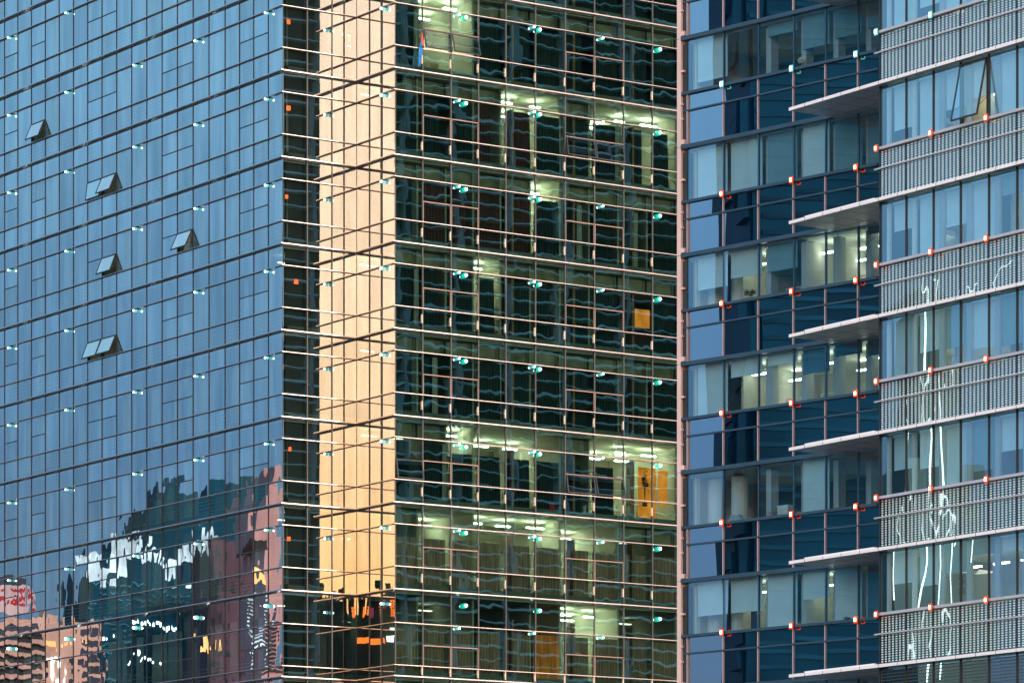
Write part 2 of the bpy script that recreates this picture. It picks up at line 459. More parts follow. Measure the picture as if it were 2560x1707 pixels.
# --- open awning sashes
def sash(fr, u0, u1, ztop, zbot, out, parent, frame_mat=M_MULL, gl=G_OPEN):
    h = ztop - zbot; dz = sqrt(max(h * h - out * out, .01))
    def Q(u, s, o):                       # s 0 top .. 1 bottom, o outward thickness
        return fr.P(u, .04 + out * s + o * dz / h, ztop - dz * s + o * out / h)
    mb = MB()
    def bar(a, b, s0, s1, o0=-.03, o1=.02):
        mb.hexa([Q(a, s1, o0), Q(a, s1, o1), Q(b, s1, o1), Q(b, s1, o0), Q(a, s0, o0), Q(a, s0, o1), Q(b, s0, o1), Q(b, s0, o0)])
    t = .05
    bar(u0, u0 + t, 0, 1); bar(u1 - t, u1, 0, 1); bar(u0 + t, u1 - t, 0, t / h); bar(u0 + t, u1 - t, 1 - t / h, 1)
    # stay arms from frame to sash
    for uu in (u0 + .03, u1 - .03):
        mb.tube([fr.P(uu, -.02, zbot + .35 * h), Q(uu, .82, -.04)], .012, 5)
    o = mb.build('open_window', frame_mat, parent)
    p = MB(); p.quad([Q(u0 + .04, 1 - .03, .006), Q(u1 - .04, 1 - .03, .006), Q(u1 - .04, .03, .006), Q(u0 + .04, .03, .006)])
    p.build('pane', gl, o)
    for a, b in ((u0 - .015, u0 + .03), (u1 - .03, u1 + .015)):
        m = MB(); fr.box(m, a, b, -.12, .03, zbot, ztop); m.build('window_jamb', frame_mat, o)
for (code, k, i), out in OPEN.items():
    fr, us = (FL, uL) if code == 'L' else (FM, uM)
    zl, zs = zk(k) - LAMP[k], zk(k) - SILLH[k]; zm = (zl + zs) / 2
    sash(fr, us[i] + .03, us[i + 1] - .03, zm - .02, zs + .05, out, tower)

# --- mullions and transoms
def mull(fr, u, name='mullion', w=.045, vo=.05, mat=M_MULL, z0=ZBOT, z1=None):
    m = MB(); fr.box(m, u - w / 2, u + w / 2, -.06, vo, z0, z1 if z1 else zk(-4)); m.build(name, mat, tower)
for u in uL[1:-1]: mull(FL, u, w=.038, vo=.025)
for u in uAc[1:-1]: mull(FA, u, w=.05, vo=.03)
for u in uBc[1:-1]: mull(FB, u, w=.05, vo=.03)
for u in uM[1:-1]: mull(FM, u, w=.05, vo=.035)
for fr, u in ((FL, 0), (FB, uB)):
    m = MB(); fr.box(m, u - .05, u + .0, -.05, .0, ZBOT, zk(-4)); m.build('corner_post', M_MULL, tower)
for code, fr, us, S in (('L', FL, uL, TR_L), ('M', FM, uM, TR_M)):
    for k in KS:
        for i in sorted(S):
            zm = zk(k) - (LAMP[k] + SILLH[k]) / 2
            m = MB(); fr.box(m, us[i] + .03, us[i + 1] - .03, -.03, .02, zm - .022, zm + .022)
            if code == 'M':
                zs = zk(k) - SILLH[k]
                for uu in (us[i] + .035, us[i + 1] - .035): fr.box(m, uu - .012, uu + .012, -.02, .03, zs + .04, zm - .024)
            m.build('window_rail', M_MULL if code == 'L' else M_MULLW, tower)

# --- ledges: continuous strips round the outline
def strip(z0, z1, depth, name, mat=M_LEDGE, chamfer=0.0, nose=.5):
    pts = [FL.P(ULF, 0, 0), FL.P(0, 0, 0), FB.P(0, 0, 0), FM.P(0, 0, 0), FM.P(UMF, 0, 0)]
    fr = [FL, FA, FB, FM]
    def off(d):
        out = []
        for j, p in enumerate(pts):
            ns = []
            if j > 0: ns.append(fr[j - 1].n)
            if j < 4: ns.append(fr[j].n)
            if len(ns) == 1: q = Vector(p[:2]) + ns[0] * d
            else: q = Vector(p[:2]) + (ns[0] + ns[1]) * d
            out.append(q)
        return out
    a, b = off(-.04), off(depth)
    mb = MB()
    for j in range(4):
        A, B, C_, D_ = a[j], b[j], b[j + 1], a[j + 1]
        zn = z1 - (z1 - z0) * nose
        r0 = [(A.x, A.y, z0), (B.x, B.y, zn), (B.x, B.y, z1 - chamfer), (A.x, A.y, z1)]
        r1 = [(D_.x, D_.y, z0), (C_.x, C_.y, zn), (C_.x, C_.y, z1 - chamfer), (D_.x, D_.y, z1)]
        i = len(mb.v); mb.v += r0 + r1
        for f in ((0, 4, 5, 1), (1, 5, 6, 2), (2, 6, 7, 3), (3, 7, 4, 0)) + (((0, 1, 2, 3),) if j == 0 else ()) + (((7, 6, 5, 4),) if j == 3 else ()):
            mb.f.append(tuple(i + q for q in f)); mb.mi.append(0)
    return mb.build(name, mat, tower)
for k in KS:
    strip(zk(k) - .10, zk(k) + .045, .20, 'floor_ledge', chamfer=.006, nose=.36)
    strip(zk(k) - LAMP[k] - .036, zk(k) - LAMP[k] + .030, .12, 'sun_shade_ledge', chamfer=.008, nose=.55)
    strip(zk(k) - SILLH[k] - .036, zk(k) - SILLH[k] + .030, .12, 'sun_shade_ledge', chamfer=.008, nose=.55)

# --- slabs, core, roof, podium
back = 26.0
ring = [FL.P(ULF, -.08, 0)[:2], (Vector(FL.P(-.08, -.08, 0)[:2])[:]), FB.P(-.08, -.08, 0)[:2], FM.P(-.08, -.08, 0)[:2] if False else (Vector(c3[:2]) - FM.n * .08 - FB.n * .08)[:], FM.P(UMF, -.08, 0)[:2], FM.P(UMF, -back, 0)[:2], FL.P(ULF, -back, 0)[:2]]
ring[1] = (Vector((C1.x, C1.y)) - FL.n * .08 - FA.n * .08)[:]
ring[2] = (Vector(c2[:2]) - FA.n * .08 - FB.n * .08)[:]
for k in KS:
    MB().prism(ring, zk(k) - .16, zk(k) + .04).build('ceiling', M_CEIL, tower)
corepl = [FL.P(ULF, -6, 0)[:2], (Vector(c2[:2]) - FA.n * 3.2 - FB.n * 3.2)[:], FM.P(UMF, -6, 0)[:2]]
corer = corepl + [FM.P(UMF, -back + .5, 0)[:2], FL.P(ULF, -back + .5, 0)[:2]]
for k in KS:
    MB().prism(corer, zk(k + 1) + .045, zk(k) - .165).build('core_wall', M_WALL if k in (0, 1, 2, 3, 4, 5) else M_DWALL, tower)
MB().prism(ring, zk(-4) + .06, zk(-4) + 1.2).build('roof', M_ROOF, tower)
pod = [FL.P(ULF, .0, 0)[:2], C1[:2], c2[:2], c3[:2], FM.P(UMF, 0, 0)[:2], FM.P(UMF, -back, 0)[:2], FL.P(ULF, -back, 0)[:2]]
MB().prism(pod, 0.0, ZBOT - .06).build('podium', M_BODY, tower)
for (fr, u, s) in ((FL, ULF, -1), (FM, UMF, 1)):
    m = MB(); fr.box(m, u + (0 if s > 0 else -.2), u + (.2 if s > 0 else 0), -back, -.02, ZBOT, zk(-4) + 1.2); m.build('side_wall', M_BODY, tower)

# --- interiors : middle face
def room_light(fr, u0, u1, z, v, bright, name='ceiling_light', along=True, parent=tower):
    m = MB()
    fr.box(m, u0, u1, v - .07, v + .07, z - .05, z)
    m.build(name, E_STRIPO if bright == 3 else (E_STRIP if bright else E_STRIPD), parent)
def curtain(fr, u0, u1, z0, z1, mat, v=-.32, parent=tower, amp=.05, name='curtain', wl=.17):
    m = MB(); n = max(6, int((u1 - u0) / (wl / 6))); pu = None
    ph = random.random() * 6; pts = []
    for j in range(n + 1):
        u = u0 + (u1 - u0) * j / n
        vv = v + amp * sin(u * 2 * pi / wl + ph + .8 * sin(u * 3.1 + ph))
        pts.append((u, vv))
    flare = 1.06
    um = (u0 + u1) / 2
    for (a, va), (b, vb) in zip(pts[:-1], pts[1:]):
        m.quad([fr.P(a, va, z0), fr.P(b, vb, z0), fr.P(um + (b - um) / flare, (vb + v) / 2, z1), fr.P(um + (a - um) / flare, (va + v) / 2, z1)])
    m.build(name, mat, parent)
def partition(fr, u, k, mat=M_WALL, v1=-.45, name='partition_wall', parent=tower, depth=6.0):
    m = MB(); fr.box(m, u - .05, u + .05, -depth + .02, v1, zk(k + 1) + .05, zk(k) - .17); m.build(name, mat, parent)
# per floor: list of bays with (light: 0 none, 1 dim, 2 bright), curtain kind per bay, curtain top offset
LIGHT = {-4: [0] * 10, -3: [0] * 10, -2: [0] * 10, -1: [0, 2, 2, 0, 0, 0, 0, 0, 0, 0], 0: [1, 0, 0, 1, 2, 2, 1, 2, 2, 2], 1: [0, 1, 0, 1, 0, 2, 1, 0, 1, 0],
         2: [1, 0, 1, 2, 0, 1, 1, 0, 0, 0], 3: [1, 0, 0, 1, 0, 1, 0, 0, 1, 0], 4: [1, 1, 2, 2, 2, 2, 1, 2, 2, 2],
         5: [1, 2, 2, 2, 2, 2, 2, 2, 1, 1], 6: [0, 1, 1, 0, 0, 1, 2, 2, 1, 1], 7: [0] * 10}
CUR = {-4: 'tttttttttt', -3: 'tttttttttt', -2: 'tttttttttt', -1: 't  ttttttt', 0: 'tttrrttttt', 1: 'trrrrttttt', 2: 'tttttttt t', 3: 'tttttttttt',
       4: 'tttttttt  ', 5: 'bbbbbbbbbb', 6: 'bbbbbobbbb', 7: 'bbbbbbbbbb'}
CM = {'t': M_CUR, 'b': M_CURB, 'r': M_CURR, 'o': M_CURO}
for k in KS:
    L = LIGHT[k] + [0, 0]; C = CUR[k] + 'tt'
    zc = zk(k) - .16
    for i in range(len(uM) - 1):
        a, b = uM[i], uM[i + 1]
        if L[i]:
            z = zc - .28
            mid = (a + b) / 2
            for v in (-1.5, -3.6):
                if L[i] == 1 and v != -3.6: continue
                if L[i] == 2 and random.random() < .3: continue
                ln = random.uniform(.25, .5)
                room_light(FM, mid - ln, mid + ln, z, v + random.uniform(-.25, .25), L[i] == 2)
        if C[i] != ' ':
            drop = LAMP[k] + .10
            if k in (4,) and 2 <= i <= 7: drop += .35
            if k == 5: drop += .42
            mt = CM[C[i]]
            full = random.random()
            u0, u1 = a + .10, b - .10
            if C[i] in 'tr' and full < .3: u1 = a + (b - a) * random.uniform(.55, .8)
            curtain(FM, u0, u1, zk(k + 1) + .32, zk(k) - drop, mt)
            if random.random() < .12 and C[i] == 't':
                curtain(FM, u1 - .25, u1 + .05, zk(k + 1) + .32, zk(k) - drop, M_CURW, v=-.2)
    # partitions where light level changes
    for i in range(1, len(uM) - 1):
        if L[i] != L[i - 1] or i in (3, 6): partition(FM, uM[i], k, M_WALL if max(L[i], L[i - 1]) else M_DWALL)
    for i in range(len(uM) - 1):
        if L[i] < 2 and k != 6:
            m = MB(); FM.box(m, uM[i] + .07, uM[i + 1] - .07, -.75, -.55, zk(k) - random.uniform(.78, .9), zk(k) - .17); m.build('bulkhead', M_BULK, tower)
    # sill upstand
    m = MB(); FM.box(m, .05, UMF - .05, -.30, -.10, zk(k + 1) + .05, zk(k + 1) + .30); m.build('sill_band', M_SILL, tower)
    m = MB(); FL.box(m, ULF + .05, -.4, -.30, -.10, zk(k + 1) + .05, zk(k + 1) + .30); m.build('sill_band', M_SILL, tower)
    m = MB(); FA.box(m, .35, uA - .05, -.30, -.12, zk(k + 1) + .05, zk(k + 1) + .30); m.build('sill_band', M_SILL, tower)
for px in (1275, 1428, 1576):
    u = FM.u(px, -.35)
    for k in KS:
        m = MB(); FM.box(m, u - .06, u + .06, -.62, -.12, zk(k + 1) + .31, zk(k) - 1.02); m.build('column_cladding', M_WOOD, tower)
# glowing panels standing in for amber-lit windows
for k, px0, px1, f0, f1 in ((2, 1588, 1624, .40, .62), (4, 1596, 1640, .30, .92), (4, 1646, 1668, .32, .75)):
    u0, u1 = FM.u(px0, -.6), FM.u(px1, -.6)
    m = MB(); FM.box(m, u0, u1, -.64, -.60, zk(k) - 4 * f1, zk(k) - 4 * f0); m.build('amber_glow_panel', M_LITY, tower)
# window clips at mullions in the low glass
for k in range(-1, 7):
    for u in uM[1:10]:
        zc = (zk(k) - SILLH[k] + zk(k + 1)) / 2 + .06
        m = MB(); FM.box(m, u - .075, u - .035, .005, .06, zc - .2, zc + .2); FM.box(m, u - .09, u - .02, .0, .03, zc - .05, zc + .05); m.build('window_handle', M_CREAM, tower)

# --- interiors : left face and notch
for k in KS:
    for i in range(NX, len(uL) - 1):
        a, b = uL[i], uL[i + 1]
        r = random.random()
        if ('L', k, i) in OPEN or ('L', k, i + 1) in OPEN: continue
        drop = 1.05
        if r < .45:
            w = random.uniform(.25, .6) * (b - a)
            s0 = a + .06 if random.random() < .5 else b - .06 - w
            curtain(FL, s0, s0 + w, zk(k + 1) + .32, zk(k) - drop, M_CURW, v=-.25, wl=.14)
        elif r < .85:
            curtain(FL, a + .05, b - .05, zk(k + 1) + .32, zk(k) - drop, M_CUR if r < .6 else M_CURW, v=-.3)
        # guard rail slats behind the low glass
    for j in range(4):
        z = zk(k + 1) + .38 + j * .17
        m = MB(); FL.box(m, uL[NX], -.35, -.16, -.13, z, z + .022); m.build('guard_rail', M_COLW, tower)
    for u0, u1 in ((.55, .95), (1.6, 1.8), (2.5, 3.2)):
        curtain(FA, u0, u1, zk(k + 1) + .32, zk(k) - 1.05, M_CURB if u0 < 1 else (M_CURW if u0 < 2 else M_CUR), v=-.3)
    if k in (2, 5, 6): room_light(FA, .7, 1.3, zk(k) - .5, -1.6, False)
    pw = [(Vector((C1.x, C1.y)) - (FL.n + FA.n) * .25)[:], (Vector((C1.x, C1.y)) - (FL.n + FA.n) * .25 + FL.d * .06)[:], (Vector((C1.x, C1.y)) - FL.n * 5.9 - FA.n * .4 + FL.d * .06)[:], (Vector((C1.x, C1.y)) - FL.n * 5.9 - FA.n * .4)[:]]
    MB().prism(pw, zk(k + 1) + .05, zk(k) - .17).build('partition_wall', M_DWALL, tower)  # added wall, blocks the notch room lights from the left face
for k in KS:
    for pc in (150, 300, 470, 640):
        u = FL.u(pc, -.8); m = MB(); FL.box(m, u - .3, u + .3, -1.3, -.75, zk(k + 1) + .05, zk(k) - .17); m.build('column', M_COLG, tower)

# --- facade lamps
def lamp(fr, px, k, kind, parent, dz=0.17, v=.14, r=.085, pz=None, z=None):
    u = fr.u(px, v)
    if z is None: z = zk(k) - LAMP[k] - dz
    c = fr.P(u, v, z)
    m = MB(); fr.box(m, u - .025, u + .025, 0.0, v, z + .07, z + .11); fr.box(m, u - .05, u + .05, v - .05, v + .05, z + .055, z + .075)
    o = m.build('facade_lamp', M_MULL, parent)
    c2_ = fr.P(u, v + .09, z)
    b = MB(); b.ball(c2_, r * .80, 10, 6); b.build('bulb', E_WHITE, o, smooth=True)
    d = MB(); d.ball(fr.P(u, v - .03, z), r * (1.45 if kind == 'teal' else 1.25), 12, 8); d.build('halo_globe', E_TEAL if kind == 'teal' else E_CYAN, o, smooth=True)  # coloured glowing ball stands in for the halo round the bulb
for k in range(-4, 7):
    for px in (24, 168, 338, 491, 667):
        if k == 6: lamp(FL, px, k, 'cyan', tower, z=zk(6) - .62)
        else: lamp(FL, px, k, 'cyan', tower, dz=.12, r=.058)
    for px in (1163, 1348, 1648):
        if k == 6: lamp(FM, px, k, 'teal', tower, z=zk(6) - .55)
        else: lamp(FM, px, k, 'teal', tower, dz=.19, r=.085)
    for px in (1146, 1334, 1505):  # added lamps standing in for reflections of the neighbouring lamps
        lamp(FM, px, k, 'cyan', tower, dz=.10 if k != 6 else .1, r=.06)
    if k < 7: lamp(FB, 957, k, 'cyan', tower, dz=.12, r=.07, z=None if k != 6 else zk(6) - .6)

# ================================================================== OFFICE BLOCK (right)
YB = 4 * FPX / 270.9
pB = at(1712, 0, YB)
AZ_B = 180 - math.degrees(math.atan((1280 + 8750) / FPX))
FBL = Fr((pB.x, pB.y), AZ_B)
YF = 4 * FPX / 290.5
pF = at(2200, 0, YF); FFR = Fr((pF.x, pF.y), AZ_L)
ZB0 = FBL.z(1712, 98)
ZC0 = FFR.z(2200, 213)
office = empty('office_block', (pB.x + 8, pB.y + 8, 0), 'blue glass office block with white canopies and dotted grey panels beside the green tower', 'building')
def zb(k): return ZB0 - 4.0 * k
def zc_(k): return ZC0 - 4.0 * k
KB = range(-1, 7)
uBl = [FBL.u(x) for x in (1721, 1809, 1896, 1984, 2064, 2145.5)]
uBend = FBL.u(2197)
uBl.append(uBl[-1] + (uBl[-1] - uBl[-2]))
# frit columns
uFr = [0.0] + [FFR.u(x) for x in (2264, 2332, 2400, 2470.5, 2541, 2613.5)]
wf = uFr[-1] - uFr[-2]
uFr += [uFr[-1] + wf * j for j in (1, 2, 3, 4)]
UFE = uFr[-1]

bw, bs = [], []
for i in range(6):
    a, b = uBl[i] + .02, uBl[i + 1] - .02
    for k in KB:
        bw.append((1, FBL, a, b, zb(k) - 2.03 + .06, zb(k) - .09, G_BLUE))
        bs.append((1, FBL, a, b, zb(k) - 2.67 + .03, zb(k) - 2.03 - .06, G_BSP))
        bs.append((1, FBL, a, b, zb(k + 1) + .09, zb(k) - 2.67 - .03, G_BSP))
emit_panes(bw, 'window', office, jit=.002); emit_panes(bs, 'spandrel_panel', office, jit=.002)
KF = range(-1, 6)
DLED, DTHIN = 130.3 / 290.5 * 4, 81.0 / 290.5 * 4
for k in KF:
    for i in range(len(uFr) - 1):
        a, b = uFr[i] + .035, uFr[i + 1] - .015
        z0, z1 = zc_(k + 1) + DLED + .05, zc_(k) - .10
        if not (k == 0 and i == 3) and i < 8:
            m = MB(); FFR.pane(m, a, b, -.035, z0, z1, .002); m.build('window', G_BLUE, office)
        if i < 8:
            for q0, q1 in ((zc_(k) + .12, zc_(k) + DTHIN - .03), (zc_(k) + DTHIN + .03, zc_(k) + DLED - .05)):
                w = b - a; h = q1 - q0; nx = 7.0; ny = h / .0817
                m = MB(); FFR.pane(m, a, b, 0.0, q0, q1, .002, uv=[(0, 0), (nx, 0), (nx, ny), (0, ny)]); m.build('dotted_panel', G_FRIT, office)
sash(FFR, uFr[3] + .05, uFr[4] - .03, zc_(0) - .14, zc_(1) + DLED + .07, .42, office, frame_mat=M_MULL, gl=G_BLUE)

def obox(fr, name, mat, u0, u1, v0, v1, z0, z1, parent=office):
    m = MB(); fr.box(m, u0, u1, v0, v1, z0, z1); return m.build(name, mat, parent)
zBtop, zBbot = zb(-1) + .1, zb(7)
# blue wing ledges
uS = FBL.u(1708)
for k in KB:
    obox(FBL, 'floor_ledge', M_BLEDGE, uS, uBend, -.05, .14, zb(k) - .075, zb(k) + .065)
    obox(FBL, 'lamp_ledge', M_BLEDGE, uS, uBend, -.05, .12, zb(k) - 2.03 - .055, zb(k) - 2.03 + .045)
    obox(FBL, 'thin_ledge', M_BLEDGE, uS + .05, uBend, -.05, .07, zb(k) - 2.67 - .035, zb(k) - 2.67 + .025)
    # opaque backing of the solid zone
    obox(FBL, 'back_panel', M_BACKP, uBl[0] - .1, uBend, -.2, -.1, zb(k + 1) + .08, zb(k) - 2.06)
for i, u in enumerate(uBl[:6]):
    for k in KB:
        m = MB()
        FBL.box(m, u - .024, u + .016, .001, .045 if i else .075, zb(k + 1) + .07, zb(k) - 2.67 - .04)
        FBL.box(m, u - .024, u + .016, .001, .045 if i else .075, zb(k) - 2.67 + .03, zb(k) - 2.03 - .06)
        m.build('fin', M_BFIN, office)
    obox(FBL, 'mullion', M_BLEDGE, u - .035, u + .025, -.08, .0, zBbot, zBtop)
    if 2 <= i:
        for k in KB: obox(FBL, 'column', M_COLG, u + .06, u + .30, -.75, -.35, zb(k) - 2.03, zb(k) - .2)
# frit wing
for k in range(-1, 7):
    # lamp ledge + thin ledge above canopy k
    obox(FFR, 'lamp_ledge', M_FLEDGE, -.12, UFE, -.05, .13, zc_(k) + DLED - .05, zc_(k) + DLED + .045)
    obox(FFR, 'thin_ledge', M_FLEDGE, -.22, UFE, .01, .09, zc_(k) + DTHIN - .025, zc_(k) + DTHIN + .022)
    # canopy: white edge in segments, soffit panels
    ut = FFR.u(1972, .28)
    can = MB(); FFR.box(can, ut, UFE, .20, .28, zc_(k) - .055, zc_(k) + .055)
    co = can.build('canopy', M_CANW, office)
    # soffit polygon : from edge back to the blue wall / frit wall
    e0 = Vector(FFR.P(ut, .20, 0)[:2]); e1 = Vector(FFR.P(UFE, .20, 0)[:2])
    dR = FM.d
    # hit blue plane
    q = e0 - FBL.p; t = -(q.dot(FBL.n)) / dR.dot(FBL.n)
    h0 = e0 + dR * (t - .02)
    ue = FBL.u(2196.5); h1 = Vector(FBL.P(ue + .6, .01, 0)[:2])
    f1 = Vector(FFR.P(.0, -.12, 0)[:2]); f2 = Vector(FFR.P(UFE, -.12, 0)[:2])
    m = MB(); m.prism([e0[:], e1[:], f2[:], f1[:], h1[:], h0[:]][::-1], zc_(k) - .045, zc_(k) + .02)
    m.build('soffit', M_CANS, co)
    u = ut + .9
    while u < UFE - .3:                       # dark joints across edge and soffit
        j = MB()
        FFR.box(j, u - .008, u + .008, .195, .284, zc_(k) - .057, zc_(k) + .057)
        a = Vector(FFR.P(u, .20, 0)[:2]); q = a - FBL.p; tt = -(q.dot(FBL.n)) / dR.dot(FBL.n)
        if u < 0: L_ = tt - .05
        else: L_ = .30
        if L_ > .1:
            bq = a + dR * L_ if u < 0 else a - FFR.n * L_
            dd = (bq - a).normalized(); nn = Vector((-dd.y, dd.x)) * .008
            j.prism([(a + nn)[:], (a - nn)[:], (bq - nn)[:], (bq + nn)[:]][::-1], zc_(k) - .049, zc_(k) - .0445)
        j.build('panel_joint', M_MULL, co); u += 1.02
    for dv in (.9, 1.8):
        j = MB()
        a = Vector(FFR.P(ut, .20, 0)[:2]) + dR * dv; q = a - FBL.p
        if -(q.dot(FBL.n)) / dR.dot(FBL.n) < 0.1: continue
        L_ = 0; bq = a + FFR.d * (-ut - .05)
        nn = FFR.n * .008
        j.prism([(a + nn)[:], (a - nn)[:], (bq - nn)[:], (bq + nn)[:]], zc_(k) - .049, zc_(k) - .0445)
        j.build('panel_joint', M_MULL, co)
    if k in (1, 2, 3, 4, 5):                      # raised second edge on lower canopies
        m = MB(); FFR.box(m, FFR.u(2011, .20), -.08, .08, .2, zc_(k) + .056, zc_(k) + .11); m.build('upstand', M_CANW, co)
for i, u in enumerate(uFr[:8]):
    if i == 0: obox(FFR, 'corner_post', M_MULL, -.03, .02, -.15, .02, zc_(6), zc_(-1) + DLED)
    else: obox(FFR, 'mullion', M_MULL, u - .012, u + .034, -.06, .010, zc_(6), zc_(-1) + DLED)
    for k in range(-1, 6):
        obox(FFR, 'column', M_COLW if i in (0, 1) else M_COLG, u + (.10 if i else .12), u + (.34 if i > 1 else .27), -.30, -.20, zc_(k + 1) + DLED, zc_(k) - .12)
for k in range(-1, 7):
    obox(FFR, 'back_panel', M_FBACK, .03, UFE, -.45, -.30, zc_(k) - .1, zc_(k) + DLED - .06)
# side return between wings
e = Vector(FFR.P(0, -.02, 0)[:2]); 
q = e - FBL.p; t = -(q.dot(FBL.n)) / dR.dot(FBL.n); hh = e + dR * (t + .1)
nn = FFR.d * .03
MB().prism([(e - nn * 0)[:], (e + nn * 2)[:], (hh + nn * 2)[:], hh[:]], zc_(6), zc_(-1) + 2).build('side_return', M_BLEDGE, office)

# blinds
def blind(fr, a, b, ztop, zbot, mat, v=-.28, name='roller_blind'):
    m = MB(); fr.box(m, a, b, v - .01, v + .01, zbot, ztop); fr.box(m, a, b, v - .02, v + .025, zbot - .03, zbot)
    fr.box(m, a - .02, b + .02, v - .05, v + .05, ztop, ztop + .08); m.build(name, mat, office)
BB = {-1: [('w', .7), ('w', 1), ('g', .6), ('g', .8), ('g', .6), ('d', .6)],
      0: [('w', .80), ('w', 0), ('g', .22), ('g', .62), ('g', .55), ('g', .5)], 1: [('w', .97), ('w', 1), ('g', .97), ('w', .97), ('g', .95), ('g', .95)],
      2: [('w', .62), ('w', .5), ('g', .50), (' ', 0), (' ', 0), ('d', .12)], 3: [('w', .97), ('w', .3), ('w', .18), ('d', .45), ('d', .2), ('d', .28)],
      4: [(' ', 0), (' ', 0), (' ', 0), ('w', 1.0), (' ', 0), (' ', 0)], 5: [('w', .62), ('w', .62), ('w', .97), ('w', .5), ('w', .95), ('d', .98)], 6: [('w', .5)] * 6}
BMAT = {'w': M_BLIND, 'g': M_BLINDG, 'd': M_BLINDD}
for k in KB:
    for i in range(6):
        kk, fr_ = BB[k][i]
        if fr_ > 0 and kk != ' ':
            a, b = uBl[i] + (.22 if i in (0, 2, 3, 4, 5) else .12), uBl[i + 1] - .06
            top = zb(k) - .12
            blind(FBL, a, b, top, top - (1.95) * fr_ * .96, BMAT[kk])
    # white inner column at far left
    obox(FBL, 'column', M_COLW, uBl[0] + .03, uBl[0] + .13, -.5, -.3, zb(k) - 2.03, zb(k) - .15)
# pale round columns in the fourth storey
for px in (1790, 1850):
    u = FBL.u(px, -1.2); c = FBL.P(u, -1.2, 0)
    for k in (2, 4, 5):
        r = [(c[0] + .32 * cos(2 * pi * q / 16), c[1] + .32 * sin(2 * pi * q / 16)) for q in range(16)]
        MB().prism(r, zb(k + 1) + .1, zb(k) - .2).build('round_column', M_COLW, office, smooth=False)
FF = {-1: [('w', 1), ('w', .75), ('w', .9), ('w', 1), ('w', 1), ('w', 1)],
      0: [('w', .72), ('w', 1), ('w', .62), ('w', .55), ('w', 1), ('w', .9)], 1: [('w', .45), ('w', 1), ('w', .60), ('w', .97), ('g', .3), ('w', .35)],
      2: [('w', .97), ('w', .62), ('g', .65), ('w', .75), ('g', .8), ('g', .8)], 3: [('w', .55), ('w', .6), ('w', .97), ('g', .8), ('w', .55), ('g', .9)],
      4: [('w', .5), ('w', .6), ('g', .45), ('g', .2), ('w', .2), ('w', .9)], 5: [('w', .9)] * 6}
for k in range(-1, 6):
    for i in range(6):
        kk, fr_ = FF[k][i]
        a, b = uFr[i] + (.38 if i in (0, 1) else .30), uFr[i + 1] - .04
        top = zc_(k) - .16
        blind(FFR, a, b, top, top - 2.0 * fr_, BMAT[kk], v=-.34)

# interiors of the office block: slabs, walls, lights
depth = 7.0
so = Vector(FBL.P(uS, -.22, 0)[:2]); se = Vector(FBL.P(uBend, -.22, 0)[:2])
RB = [FBL.P(uS + .1, -.22, 0)[:2], FBL.P(uBend + .3, -.22, 0)[:2], FBL.P(uBend + .3, -depth, 0)[:2], FBL.P(uS + .1, -depth, 0)[:2]]
RF = [FFR.P(.07, -.46, 0)[:2], FFR.P(UFE, -.46, 0)[:2], FFR.P(UFE, -depth, 0)[:2], FFR.P(.07, -depth, 0)[:2]]
for k in KB:
    MB().prism(RB, zb(k) - .12, zb(k) + .07).build('ceiling', M_CEIL, office)
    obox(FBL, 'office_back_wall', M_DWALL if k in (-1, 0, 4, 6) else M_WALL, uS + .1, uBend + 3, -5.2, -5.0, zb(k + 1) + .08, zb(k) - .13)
    obox(FBL, 'side_wall', M_WALL, uS + .1, uS + .25, -5.0, -.3, zb(k + 1) + .08, zb(k) - .13)
for k in range(-1, 6):
    MB().prism(RF, zc_(k) - .12, zc_(k) + .20).build('ceiling', M_CEIL, office)
    obox(FFR, 'office_back_wall', M_WALL, .1, UFE, -5.2, -5.0, zc_(k + 1) + .21, zc_(k) - .13)
def owall(fr, u, za, zb_, mat=M_WALL): obox(fr, 'partition_wall', mat, u - .05, u + .05, -5, -.85, za, zb_)
for k, lit in ((2, (1, 3, 4, 5)), (3, (1, 2, 3, 4, 5)), (5, (1, 3)), (1, ()), (4, ()), (0, ())):
    for i in lit:
        mid = (uBl[i] + uBl[i + 1]) / 2
        for v in (-1.5, -3.5)[: 1 + i % 2]:
            room_light(FBL, mid - .5, mid + .4, zb(k) - .5, v + .3 * (i % 2), 3, parent=office)
    prev = None
    for i in range(1, 6):
        if ((i in lit) != (i - 1 in lit)): owall(FBL, uBl[i] + .15, zb(k + 1) + .08, zb(k) - .13, M_WALL)
for k, lit in ((0, (2, 3)), (1, (2, 4, 5)), (2, (2, 3)), (3, ()), (4, (0, 1, 2, 3, 4))):
    for i in lit:
        mid = (uFr[i] + uFr[i + 1]) / 2
        for v in (-2.4,): room_light(FFR, mid - .3, mid + .4, zc_(k) - .6, v, 3, parent=office)
    for i in range(1, 7):
        if ((i in lit) != (i - 1 in lit)): owall(FFR, uFr[i] + .2, zc_(k + 1) + .21, zc_(k) - .13)
# white desk-screen frames in the lit rooms
def frame_rect(fr, a, b, v, z0, z1, t=.035, name='glass_screen_frame'):
    m = MB(); fr.box(m, a, b, v - .02, v + .02, z1 - t, z1); fr.box(m, a, b, v - .02, v + .02, z0, z0 + t)
    fr.box(m, a, a + t, v - .02, v + .02, z0 + t, z1 - t); fr.box(m, b - t, b, v - .02, v + .02, z0 + t, z1 - t); m.build(name, M_COLW, office)
for k in (2, 3):
    for i, w in ((2, .9), (3, 1.2), (4, 1.2)):
        frame_rect(FBL, uBl[i] + .45, uBl[i] + .45 + w * .8, -1.0, zb(k) - 2.6, zb(k) - 1.62)

